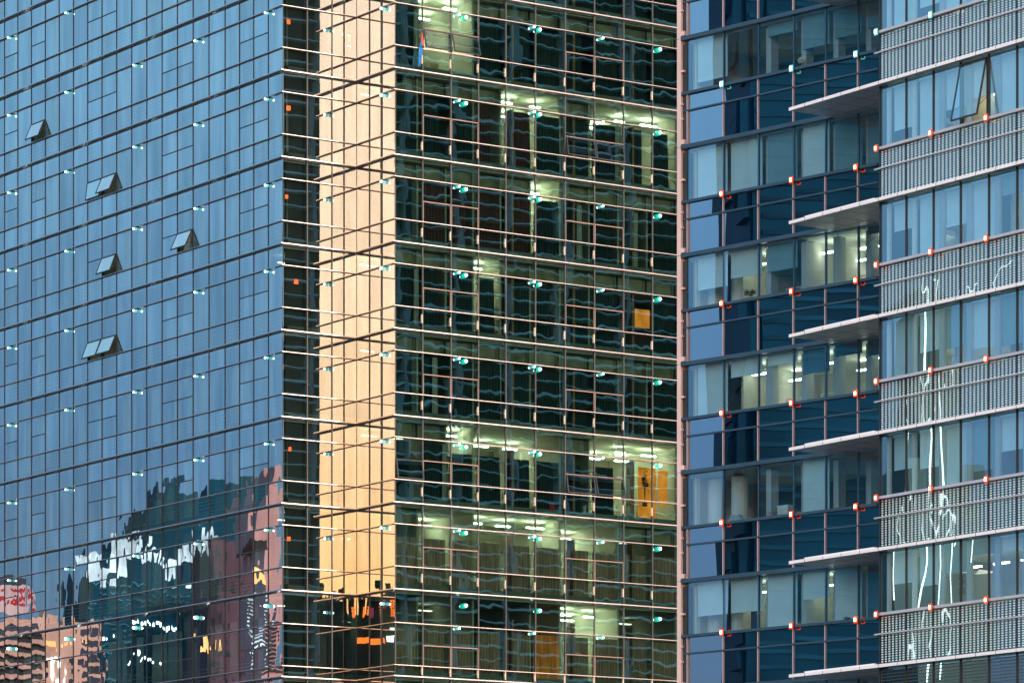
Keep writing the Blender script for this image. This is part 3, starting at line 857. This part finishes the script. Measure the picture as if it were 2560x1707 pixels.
# lamps of the office block
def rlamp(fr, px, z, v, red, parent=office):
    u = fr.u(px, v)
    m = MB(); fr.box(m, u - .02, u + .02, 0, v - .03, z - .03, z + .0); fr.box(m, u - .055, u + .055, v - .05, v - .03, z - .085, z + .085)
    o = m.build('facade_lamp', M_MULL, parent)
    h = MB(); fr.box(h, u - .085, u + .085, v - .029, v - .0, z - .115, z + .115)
    h.build('halo_plate', E_ORANGE if red else E_CYAN, o)  # glowing plate imitates the coloured halo round the core
    c = MB(); fr.box(c, u - .040, u + .040, v + .0005, v + .03, z - .062, z + .062)
    c.build('bulb', E_CORE if red else E_WHITE, o)
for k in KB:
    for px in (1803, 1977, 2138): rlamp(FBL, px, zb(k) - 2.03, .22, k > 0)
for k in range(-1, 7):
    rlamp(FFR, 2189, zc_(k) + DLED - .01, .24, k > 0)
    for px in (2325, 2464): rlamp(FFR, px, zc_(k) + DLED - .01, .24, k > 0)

# pale edge column with brackets
uP0, uP1 = FBL.u(1696.5, .1), FBL.u(1703, .1)
seg = 0
z = zb(6)
while z < zb(-1):
    m = MB(); FBL.box(m, FBL.u(1697, .02), FBL.u(1707, .02), -.5, .12, z + .012, min(z + 4.0, zb(-1)) - .004)
    m.build('edge_cladding', M_PINK, office); z += 4.0
for k in KB:
    for dz, L_ in ((.10, .22), (1.0, .10), (1.55, .10), (-1.25 + .0, .2)):
        obox(FBL, 'bracket', M_PINK, FBL.u(1706.5), FBL.u(1706.5) + L_ * .9, .03, .13, zb(k) + dz, zb(k) + dz + (.16 if L_ > .2 else .07))
    obox(FBL, 'bracket', M_MULL, FBL.u(1706.5), uBl[0] - .05, -.3, .02, zb(k + 1) + .2, zb(k) - .2)
RRall = [FBL.P(FBL.u(1699), -.5, 0)[:2], FBL.P(uBend, -.25, 0)[:2], FFR.P(0, -.2, 0)[:2], FFR.P(UFE, -.2, 0)[:2], FFR.P(UFE, -depth - .5, 0)[:2], FBL.P(uBend, -depth - 3, 0)[:2], FBL.P(FBL.u(1699), -depth, 0)[:2]]
MB().prism(RRall, 0, min(zb(7), zc_(6)) - .1).build('podium', M_LOUV, office)
MB().prism([FBL.P(FBL.u(1699), 0, 0)[:2], FBL.P(uBend, 0, 0)[:2], FFR.P(0, 0, 0)[:2], FFR.P(UFE, 0, 0)[:2], FFR.P(UFE, -depth - .5, 0)[:2], FBL.P(uBend, -depth - 3, 0)[:2], FBL.P(FBL.u(1699), -depth, 0)[:2]], max(zb(-1), zc_(-1) + DLED) + .2, max(zb(-1), zc_(-1) + DLED) + 1.2).build('roof', M_ROOF, office)
# louvred plant storey under the lowest canopy of the dotted wing
m = MB(); z = zc_(5) - .15
while z > zc_(6) - 1:
    FFR.box(m, .03, UFE, -.16, -.03, z - .03, z); z -= .11
m.build('louver', M_LOUV, office)
obox(FFR, 'louver_back', M_LOUV, .03, UFE, -.3, -.2, zc_(6) - 1, zc_(5) - .12)
# back walls of the block
obox(FBL, 'rear_wall', M_BODY, uS, uBend + 2, -depth - .3, -depth, 0, zb(-1))
obox(FFR, 'rear_wall', M_BODY, 1.5, UFE, -depth - .8, -depth - .5, 0, zb(-1))
obox(FFR, 'end_wall', M_BODY, UFE, UFE + .3, -depth - .8, .0, 0, zb(-1))
obox(FBL, 'end_wall', M_BODY, FBL.u(1699), uS + .09, -depth, -.52, 0, zb(-1))

# ================================================================== THE CITY SEEN IN THE GLASS
def citybox(name, fr, label, cat, parts, virt, z0=0.0):
    pass
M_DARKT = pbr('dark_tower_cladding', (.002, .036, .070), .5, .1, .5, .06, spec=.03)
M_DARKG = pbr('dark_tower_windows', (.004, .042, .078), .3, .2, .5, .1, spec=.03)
M_MAUVE = pbr('mauve_cladding', (.10, .062, .09), .8, 0, .2, .05, spec=.03)
M_SALMON = pbr('salmon_cladding', (.50, .30, .32), .8, 0, .15, .05, spec=.03)
M_CREAMC = pbr('cream_balcony_plaster', (.52, .34, .30), .8, 0, .15, .1, spec=.03)
M_WIND = pbr('dark_window_band', (.03, .04, .07), .4, 0, .3, .2, spec=.03)
E_SIGNW = emit('white_lit_sign', (.78, .92, 1.0), 1.7, .6, .35)
E_WARMW = emit('warm_lit_window', (1.0, .5, .18), 3.0)
E_RED = emit('red_sign_stroke', (.9, .08, .1), .9)
E_SIGNP = emit('pink_sign_board', (1.0, .62, .62), 1.1, .2, .05)
E_NEON = emit('orange_neon', (1.0, .16, .02), 6.0)
E_LED = emit('white_led_line', (.9, 1.0, .95), 6.0)
def vroot(name, p, label, cat, group=None): return empty(name, (p[0], p[1], 0), label, cat, group)

ML = FL.mirror()
VF = 520.0
def vframe(px, V, az=78): q = at(px, 0, V); return Fr((q.x, q.y), az)
def zpy(py, V): return CAMZ + (YH - py) / FPX * V
# dark tower with bright roof sign
fr = vframe(219, VF); tf = ML
rp = tf((fr.P(20 * .5, -10, 0)))
dt = vroot('dark_tower', rp, 'dark blue tower with white lit roof band mirrored low in the blue glass', 'building')
def vu(fr, px, v=0.0): return fr.u(px, v)
m = MB(tf)
tops = [(219, 255, 1420), (255, 292, 1380), (292, 330, 1350), (330, 367, 1345), (367, 405, 1240), (405, 443, 1180), (443, 483, 1215), (483, 523, 1235), (523, 600, 1195), (600, 640, 1195)]
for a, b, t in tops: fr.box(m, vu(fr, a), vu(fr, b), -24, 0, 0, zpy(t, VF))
m.build('tower_wall', M_DARKT, dt)
m = MB(tf)
for a, b, t in tops[:8]:
    ua, ub = vu(fr, a), vu(fr, b)
    for j in range(34):
        z = zpy(1460 + j * 14, VF)
        if random.random() < .6: fr.box(m, ua + random.uniform(0, .6), ub - random.uniform(0, .6), .01, .25, z, z + .22)
m.build('window_band', M_DARKG, dt)
m = MB(tf)
for a, b, t0, t1 in ((222, 252, 1395, 1445), (257, 290, 1425, 1470), (292, 325, 1345, 1440), (332, 352, 1335, 1390), (367, 392, 1380, 1405), (407, 442, 1372, 1410), (407, 440, 1420, 1462), (446, 480, 1355, 1400), (486, 520, 1330, 1385), (484, 500, 1300, 1330), (340, 366, 1348, 1372)):
    fr.box(m, vu(fr, a), vu(fr, b), .3, .6, zpy(t1, VF), zpy(t0, VF))
m.build('lit_sign', E_SIGNW, dt)
m = MB(tf)
for a, py in ((340, 1553), (352, 1549), (363, 1552), (378, 1556), (400, 1557), (418, 1553), (430, 1549), (262, 1595), (312, 1592), (345, 1625), (366, 1645), (395, 1655), (330, 1650)):
    q = fr.P(vu(fr, a), .5, zpy(py, VF)); m.ball(q, .28, 6, 4)
m.build('string_light', E_LED, dt)
# mauve tower
fr = vframe(523, VF - 40); V2 = VF - 40
mt = vroot('mauve_tower', tf(fr.P(8, -10, 0)), 'dusky mauve tower block mirrored beside the dark tower in the blue glass', 'building')
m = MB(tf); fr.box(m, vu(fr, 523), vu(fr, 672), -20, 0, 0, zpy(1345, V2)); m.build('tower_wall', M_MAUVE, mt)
m = MB(tf)
for px in (530, 545, 563, 600, 628):
    for j in range(26):
        if random.random() < .45:
            z = zpy(1370 + j * 14, V2); u = vu(fr, px); fr.box(m, u, u + .35, .01, .15, z, z + .5)
m.build('window_band', M_WIND, mt)
m = MB(tf); fr.box(m, vu(fr, 497), vu(fr, 512), .3, .5, zpy(1640, V2), zpy(1590, V2)); fr.box(m, vu(fr, 540), vu(fr, 547), .3, .5, zpy(1625, V2), zpy(1597, V2)); m.build('lit_window', E_WARMW, mt)
# salmon tower
fr = vframe(640, VF - 80); V3 = VF - 80
st = vroot('salmon_tower', tf(fr.P(3, -8, 0)), 'salmon pink slab tower mirrored at the right edge of the blue glass', 'building')
m = MB(tf)
for a, b, t in ((634, 655, 1240), (655, 675, 1215), (675, 690, 1165), (690, 700, 1215)): fr.box(m, vu(fr, a), vu(fr, b), -16, 0, zpy(1345, V3), zpy(t, V3))
fr.box(m, vu(fr, 672), vu(fr, 712), -16, 0, 0, zpy(1345, V3) - .01)
m.build('tower_wall', M_SALMON, st)
m = MB(tf)
for j in range(14):
    z = zpy(1560 + 11 * j, V3); fr.box(m, vu(fr, 672), vu(fr, 706), .01, .3, z, z + .25)
m.build('window_band', M_WIND, st)
m = MB(tf); fr.box(m, vu(fr, 636), vu(fr, 671), .3, .5, zpy(1455, V3), zpy(1430, V3)); m.build('lit_window', E_WARMW, st)
m = MB(tf)
for j in range(22):
    z = zpy(1485 + j * 9.5, V3)
    a = 640 + random.uniform(-4, 8); fr.box(m, vu(fr, a), vu(fr, a + random.uniform(8, 24)), .5, .6, z, z + random.uniform(.06, .22))
m.build('lit_sign', E_SIGNW, st)
# low cream building with balconies
fr = vframe(-60, VF - 100); V4 = VF - 100
lb = vroot('balcony_block', tf(fr.P(8, -8, 0)), 'cream apartment block with stacked balconies mirrored at bottom left of the blue glass', 'building')
m = MB(tf); fr.box(m, vu(fr, -120), vu(fr, 252), -16, -1.2, 0, zpy(1545, V4))
for px in (125, 165): fr.box(m, vu(fr, px), vu(fr, px + 20), -6, -2, zpy(1545, V4), zpy(1522, V4))
m.build('wall', M_CREAMC, lb)
m = MB(tf)
for j in range(10):
    z = zpy(1578 + j * 26, V4); fr.box(m, vu(fr, -118), vu(fr, 112), -1.2, -1.15, z - .1, z + .62)
    fr.box(m, vu(fr, 195), vu(fr, 250), -1.2, -1.15, z - .1, z + .55)
m.build('window_band', M_WIND, lb)
for j in range(8):
    z = zpy(1590 + j * 26, V4); m = MB(tf); fr.box(m, vu(fr, -118), vu(fr, 112), -1.1, 0, z, z + .42); m.build('balcony', M_CREAMC, lb)
m = MB(tf)
for a, b, t0, t1 in ((118, 135, 1600, 1612), (140, 148, 1615, 1625), (165, 175, 1598, 1606), (205, 215, 1590, 1600)): fr.box(m, vu(fr, a), vu(fr, b), -1.1, -1.05, zpy(t1, V4), zpy(t0, V4))
m.build('lit_window', E_WARMW, lb)
m = MB(tf)
for a, b, t0, t1 in ((128, 148, 1640, 1700), (160, 166, 1650, 1700)): fr.box(m, vu(fr, a), vu(fr, b), -1.1, -1.05, zpy(t1, V4), zpy(t0, V4))
m.build('lit_sign', E_LED, lb)
# rooftop signboard with red strokes
sb = vroot('roof_signboard', tf(fr.P(2, -3, 0)), 'pink lit rooftop signboard with red brush strokes mirrored at far left', 'signboard')
m = MB(tf); fr.box(m, vu(fr, -80), vu(fr, 76), -1.0, -.5, zpy(1530, V4), zpy(1462, V4)); m.build('sign_face', E_SIGNP, sb)
m = MB(tf); fr.box(m, vu(fr, -80), vu(fr, 76), -1.2, -.98, zpy(1462, V4), zpy(1440, V4)); fr.box(m, vu(fr, -70), vu(fr, -68), -.8, -.6, zpy(1545, V4), zpy(1530, V4)); fr.box(m, vu(fr, 60), vu(fr, 62), -.8, -.6, zpy(1545, V4), zpy(1530, V4)); m.build('sign_frame', M_WIND, sb)
m = MB(tf)
def stroke(fr, pts, v, r): m.tube([fr.P(vu(fr, a), v, zpy(b, V4)) for a, b in pts], r, 5)
stroke(fr, [(52, 1480), (58, 1474), (66, 1474), (69, 1486), (62, 1496), (55, 1505), (62, 1512), (70, 1505)], -.4, .16)
stroke(fr, [(20, 1478), (32, 1474), (38, 1484), (28, 1496), (20, 1500), (34, 1508)], -.4, .16)
stroke(fr, [(-4, 1500), (4, 1496), (10, 1508)], -.4, .14)
m.build('sign_stroke', E_RED, sb)

# dark building mirrored in blue wing
MBm = FBL.mirror()
VB = 470.0
fr = vframe(1868, VB, 84); tf = MBm
def bz(py): return zpy(py, VB)
db = vroot('dark_slab_tower', tf(fr.P(12, -12, 0)), 'tall dark blue slab tower mirrored in the right part of the blue wing', 'building')
m = MB(tf)
fr.box(m, vu(fr, 1862), vu(fr, 1895), -20, 0, 0, bz(-700)); fr.box(m, vu(fr, 1895), vu(fr, 2420), -25, 1, 0, bz(-760))
for j in range(46):
    y_ = -100 + j * 42; w_ = random.choice((0, 0, 4, 8, 14, 20)); h_ = random.uniform(30, 60)
    if w_: fr.box(m, vu(fr, 1862 - w_), vu(fr, 1862) + .0, -6, -1, bz(y_ + h_), bz(y_))
m.build('tower_wall', M_DARKT, db)
m = MB(tf)
for j in range(60):
    z = bz(-600 + j * 40)
    fr.box(m, vu(fr, 1900), vu(fr, 2410), 1.01, 1.2, z, z + .5)
m.build('window_band', M_DARKG, db)

# LED outlined tower mirrored in dotted wing
MF = FFR.mirror(); VW = 430.0
fr = vframe(2255, VW, 80); tf = MF
lt = vroot('led_outlined_tower', tf(fr.P(6, -8, 0)), 'slim grey tower outlined with wavy white light lines mirrored in the dotted panels', 'building')
m = MB(tf)
fr.box(m, vu(fr, 2268), vu(fr, 2462), -14, 0, 0, zpy(1150, VW)); fr.box(m, vu(fr, 2300), vu(fr, 2400), -14, -1, zpy(1150, VW), zpy(740, VW))
m.build('tower_wall', pbr('grey_green_cladding', (.10, .17, .18), .7, 0, .3, .08, spec=.03), lt)
m = MB(tf)
def led(pts, v=.6, r=.16): r *= .62; m.tube([fr.P(vu(fr, a), v, zpy(b, VW)) for a, b in pts], r, 5)
led([(2318, 700), (2321, 800), (2316, 920), (2320, 1100), (2314, 1220), (2318, 1400), (2300, 1520), (2290, 1700)])
led([(2338, 760), (2341, 860), (2336, 1000), (2345, 1160), (2350, 1300), (2338, 1420), (2352, 1540), (2346, 1700)])
led([(2262, 880), (2264, 1000), (2262, 1130), (2258, 1250), (2266, 1380), (2264, 1500)], r=.09)
led([(2395, 1230), (2398, 1300), (2394, 1400)], r=.09)
led([(2330, 1290), (2345, 1270), (2362, 1290), (2368, 1330), (2355, 1350)], r=.16)
led([(2456, 690), (2470, 720), (2500, 705)], r=.1); led([(2370, 745), (2395, 715), (2400, 690)], r=.1)
led([(2462, 690), (2480, 660), (2520, 640)], r=.1)
m.build('light_line', E_LED, lt)

# balcony building mirrored in the middle face (real one stands to the right, behind)
MM = FM.mirror(); VC = 480.0
q = at(987, 0, VC); frc = Fr((q.x, q.y), AZ_R); tf = MM
rb = vroot('louvered_block', tf(frc.P(30, -12, 0)), 'long dark block banded with thin pale slabs mirrored in the green glass', 'building')
ub0, ub1 = frc.u(660), frc.u(2900)
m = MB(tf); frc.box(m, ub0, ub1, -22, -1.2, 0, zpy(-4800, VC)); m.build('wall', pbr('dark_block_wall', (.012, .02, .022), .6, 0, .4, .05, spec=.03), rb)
zt = zpy(-4780, VC); j = 0
z = 10.0
while z < zt:
    m = MB(tf); frc.box(m, ub0, ub1, -1.2, random.uniform(-.4, .1), z, z + random.uniform(.10, .30)); m.build('balcony', pbr('pale_slab_edge', (.34, .46, .45), .7, 0, .25, .1, spec=.03), rb)
    z += random.choice((1.45, 1.6, 1.66, 1.8, 2.3))
    j += 1
m = MB(tf)
u = ub0 + 3
while u < ub1:
    frc.box(m, u, u + .5, -1.2, .1, 0, zt); u += 9.2 if int(u) % 2 else 7.7
m.build('pier', pbr('grey_pier', (.20, .23, .24), .7, 0, .2, spec=.03), rb)

for py in (62, 277, 493, 710, 928, 1126, 1352):  # added stand-ins for the office block's red lamps mirrored in the notch
    m = MB(tf); frc.box(m, frc.u(797, .3) - .17, frc.u(797, .3) + .17, .15, .4, zpy(py, VC) - .24, zpy(py, VC) + .24); m.build('facade_lamp', E_ORB, rb)
# skyline behind the camera, mirrored twice in the notch
cc = Vector(c2[:2])
def M2(v): return (2 * cc.x - v[0], 2 * cc.y - v[1], v[2])
V5 = 620.0; tf = M2
fr = vframe(780, V5, 90)
hb = vroot('horizon_block', M2(fr.P(10, -8, 0)), 'low dark roofline against the sunset mirrored at the foot of the golden notch', 'building')
m = MB(tf)
for a, b, t in ((600, 800, 1490), (800, 850, 1502), (850, 870, 1512), (870, 905, 1535), (905, 930, 1508), (930, 960, 1492), (960, 1100, 1484)):
    fr.box(m, vu(fr, a), vu(fr, b), -14, 0, 0, zpy(t, V5))
x_ = 700
while x_ < 1000:
    h_ = random.choice((-6, 2, 6, 14, 30, 55)) + random.uniform(0, 10); w_ = random.uniform(2, 9) if h_ < 30 else random.uniform(1.5, 4)
    fr.box(m, vu(fr, x_), vu(fr, x_ + w_), -8, -2, 0, zpy(1504 - h_, V5))
    if h_ > 30: fr.box(m, vu(fr, x_ - 7), vu(fr, x_ + w_ + 9), -7, -3, zpy(1504 - h_ + 9, V5), zpy(1504 - h_ - 4, V5))
    x_ += w_ + random.uniform(2, 14)
m.build('wall', pbr('skyline_wall', (.030, .032, .035), .8, 0, .4, .05, spec=.03), hb)
m = MB(tf)
def nst(pts, r=.10): m.tube([fr.P(vu(fr, a), .6, zpy(b, V5)) for a, b in pts], r, 5)
for x0, y0, w, h, n in ((893, 1518, 8, 26, 3), (905, 1517, 9, 22, 3), (918, 1520, 7, 20, 2), (957, 1516, 12, 30, 4), (971, 1522, 13, 40, 5), (960, 1548, 24, 22, 4)):
    for q in range(n):
        yy = y0 + h * (q + .3) / n
        nst([(x0, yy), (x0 + w * .5, yy - 2.5), (x0 + w, yy + 1.5)])
    nst([(x0 + w * .3, y0), (x0 + w * .35, y0 + h)]); nst([(x0 + w * .8, y0 + 2), (x0 + w * .75, y0 + h - 2)])
for q in range(4):
    nst([(900 + 14 * t_, 1596 + q * 3.5 - 5.5 * sin(t_ * .8)) for t_ in range(5)], .12)
m.build('neon_sign', E_NEON, hb)
m = MB(tf); fr.box(m, vu(fr, 966), vu(fr, 984), .5, .7, zpy(1602, V5), zpy(1586, V5)); m.build('lit_sign', E_LED, hb)
m = MB(tf); fr.box(m, vu(fr, 926), vu(fr, 948), .3, .5, zpy(1545, V5), zpy(1520, V5)); m.build('lit_panel', emit('magenta_panel', (.8, .12, .25), 1.2, .5, .4), hb)

# ================================================================== SMALL THINGS
# blue cloth hanging out of the open window
zs = FM.z(1056, 110)
u = FM.u(1053, .2)
cl = MB(); n = 10
prof = [(0, .05), (.12, .10), (.3, .16), (.55, .2), (.8, .17), (1.0, .13), (1.15, .04)]
for (h0, w0), (h1, w1) in zip(prof[:-1], prof[1:]):
    for j in range(8):
        a0, a1 = -1 + j / 4, -1 + (j + 1) / 4
        def pt(h, w, a): return FM.P(u + w * a * .5 - .12 * h, .20 + .05 * sin(a * 7 + h * 3), zs - h)
        cl.quad([pt(h1, w1, a0), pt(h1, w1, a1), pt(h0, w0, a1), pt(h0, w0, a0)])
cl.build('cloth', pbr('bright_blue_cloth', (.04, .36, .72), .9, 0, .3, 4), label='bright blue cloth hanging out of the open window high in the green face', cat='cloth', smooth=True, origin=FM.P(u, .2, zs - 1.1))
cl = MB()
for j in range(6):
    a0, a1 = -1 + j / 3, -1 + (j + 1) / 3
    cl.quad([FM.P(u + .07 + .07 * a0, .26 + .03 * sin(a0 * 6), zs - .15), FM.P(u + .07 + .07 * a1, .26 + .03 * sin(a1 * 6), zs - .15), FM.P(u + .02 + .03 * a1, .24, zs + .42), FM.P(u + .02 + .03 * a0, .24, zs + .42)])
cl.build('cloth', pbr('red_cloth', (.6, .12, .12), .9, 0, .3, 4), label='small red cloth pinned above the bright blue cloth at the open window', cat='cloth', smooth=True, origin=FM.P(u, .25, zs))

def plant(name, fr, px, py, v, h, label, dark=(.02, .06, .03), leaves=60, spread=.3, pot=True):
    uu = fr.u(px, v); zz = fr.z(px, py, v); base = fr.P(uu, v, zz)
    r = empty(name, base, label, 'plant', 'plants standing behind the glass')
    if pot:
        ring_ = [(base[0] + .12 * cos(2 * pi * q / 12), base[1] + .12 * sin(2 * pi * q / 12)) for q in range(12)]
        MB().prism(ring_, zz, zz + .22).build('pot', pbr('dark_pot', (.05, .05, .05), .6), r)
    m = MB(); st_ = MB()
    z0 = zz + (.22 if pot else 0)
    for b in range(6):
        a = random.uniform(0, 2 * pi); top = (base[0] + spread * .6 * cos(a), base[1] + spread * .6 * sin(a), z0 + h * random.uniform(.6, 1))
        mid = (base[0] + .05 * cos(a), base[1] + .05 * sin(a), z0 + h * .4)
        st_.tube([(base[0], base[1], z0), mid, top], .008, 4)
        for q in range(leaves // 6):
            t = random.uniform(.2, 1); c = Vector(mid) * (1 - t) + Vector(top) * t
            d = Vector((random.gauss(0, 1), random.gauss(0, 1), random.gauss(.2, .7))).normalized(); e = d.cross(Vector((random.random(), random.random(), 1))).normalized()
            L = random.uniform(.10, .2); w = L * .22
            m.quad([tuple(c), tuple(c + d * L * .5 + e * w), tuple(c + d * L), tuple(c + d * L * .5 - e * w)])
    st_.build('stem', pbr('plant_stem', (.08, .06, .03), .8), r)
    m.build('foliage', pbr('plant_leaf', dark, .6, 0, .4, 6), r)
    return r
plant('potted_plant', FM, 1612, 1265, -.45, 1.5, 'leafy dark plant in front of the amber glow panel in the green face', leaves=120, spread=.35)
plant('potted_plant', FFR, 2445, 612, -.6, .55, 'tall leafy plant at the window one floor below the open sash', leaves=90, spread=.4, dark=(.03, .07, .04))
plant('potted_plant', FFR, 2430, 330, -.22, .15, 'small leafy plant on the sill behind the tilted open sash', leaves=40, spread=.35, pot=False)
plant('potted_plant', FFR, 2405, 1485, -.6, .35, 'small plant in a dark pot beside the cream lit wall low in the dotted wing', leaves=50, spread=.2)
plant('potted_plant', FM, 1003, 216, -.4, .55, 'bushy plant pressed against the glass at the top corner of the green face', leaves=90, spread=.25, pot=False)
plant('potted_plant', FBL, 2118, 1553, -.3, .12, 'low row of leaves under a half drawn blind low in the blue wing', leaves=60, spread=.4, pot=False)
plant('potted_plant', FBL, 1874, 742, -.4, .2, 'spiky dark plant on the sill of the blue wing under the jagged reflection', leaves=50, spread=.3, pot=False)

def thing_box(name, fr, px, py, v, w, d, h, col, label, cat, lid=False):
    uu = fr.u(px, v); z = fr.z(px, py, v)
    m = MB(); b = .02
    fr.box(m, uu - w / 2, uu + w / 2, v - d / 2, v + d / 2, z, z + h)
    if lid: fr.box(m, uu - w / 2 - .01, uu + w / 2 + .01, v - d / 2 - .01, v + d / 2 + .01, z + h * .82, z + h + .01)
    else:
        fr.box(m, uu - w / 2 + .02, uu + w / 2 - .02, v + d / 2, v + d / 2 + .004, z + h * .3, z + h * .7)
    return m.build(name, pbr(name + '_skin_' + cat.replace(' ', '_') + str(int(px)), col, .7), label=label, cat=cat, origin=fr.P(uu, v, z))
thing_box('cardboard_box', FM, 1086, 172, -.5, .3, .3, .28, (.55, .42, .25), 'brown cardboard box inside the lit room below the open window', 'box', True)
thing_box('cardboard_box', FM, 1300, 199, -.5, .25, .3, .22, (.40, .26, .18), 'dull brown box on the dark sill right of the wooden column', 'box', True)
thing_box('paper_box', FBL, 1963, 1287, -.35, .5, .3, .33, (.75, .75, .72), 'white box on the dark window sill above a red lamp in the blue wing', 'box', True)
thing_box('paper_box', FBL, 1931, 1290, -.32, .16, .2, .15, (.42, .32, .26), 'small brown box left of the white box on the dark sill', 'box', True)
thing_box('red_box', FM, 1376, 1275, -.35, .28, .25, .3, (.55, .03, .05), 'red box standing on the sill behind dark green glass', 'box', True)
thing_box('desk_screen', FBL, 1885, 1572, -.6, .25, .06, .75, (.02, .03, .04), 'black screen standing behind the glass near the lowest red lamp row', 'screen')
# crumpled pale bag
uu = FBL.u(2007, -.3); z = FBL.z(2007, 160, -.3); m = MB(); m.ball(FBL.P(uu, -.3, z + .12), .17, 12, 8, (1.1, .8, .75))
m.v = [(x + random.uniform(-.02, .02), y + random.uniform(-.02, .02), zz_ + random.uniform(-.02, .02)) for x, y, zz_ in m.v]
m.build('paper_bag', pbr('pale_paper', (.72, .68, .58), .9, 0, .2, 8), label='crumpled pale bag on the sill near the top of the blue wing', cat='bag', origin=FBL.P(uu, -.3, z))
# stack of papers / white cup
uu = FM.u(1460, -.3); z = FM.z(1460, 1284, -.3); m = MB()
m.tube([FM.P(uu, -.3, z), FM.P(uu, -.3, z + .34)], .09, 12); m.tube([FM.P(uu, -.3, z + .34), FM.P(uu, -.3, z + .38)], .12, 12)
m.build('paper_bin', pbr('white_plastic', (.7, .72, .66), .6), label='white bin with a wide rim on the sill behind dark green glass', cat='bin', origin=FM.P(uu, -.3, z))
uu = FBL.u(1840, -.35); z = FBL.z(1840, 1302, -.35); m = MB()
for j in range(5): FBL.box(m, uu - .32 + .03 * j, uu + .30 - .02 * j, -.5 + .01 * j, -.25, z + j * .045 + .002, z + (j + 1) * .045)
m.build('paper_stack', pbr('blue_white_paper', (.45, .62, .72), .8, 0, .4, 9), label='stack of pale blue papers on the sill before the round column', cat='papers', origin=FBL.P(uu, -.35, z))
print('objects', len(bpy.data.objects))
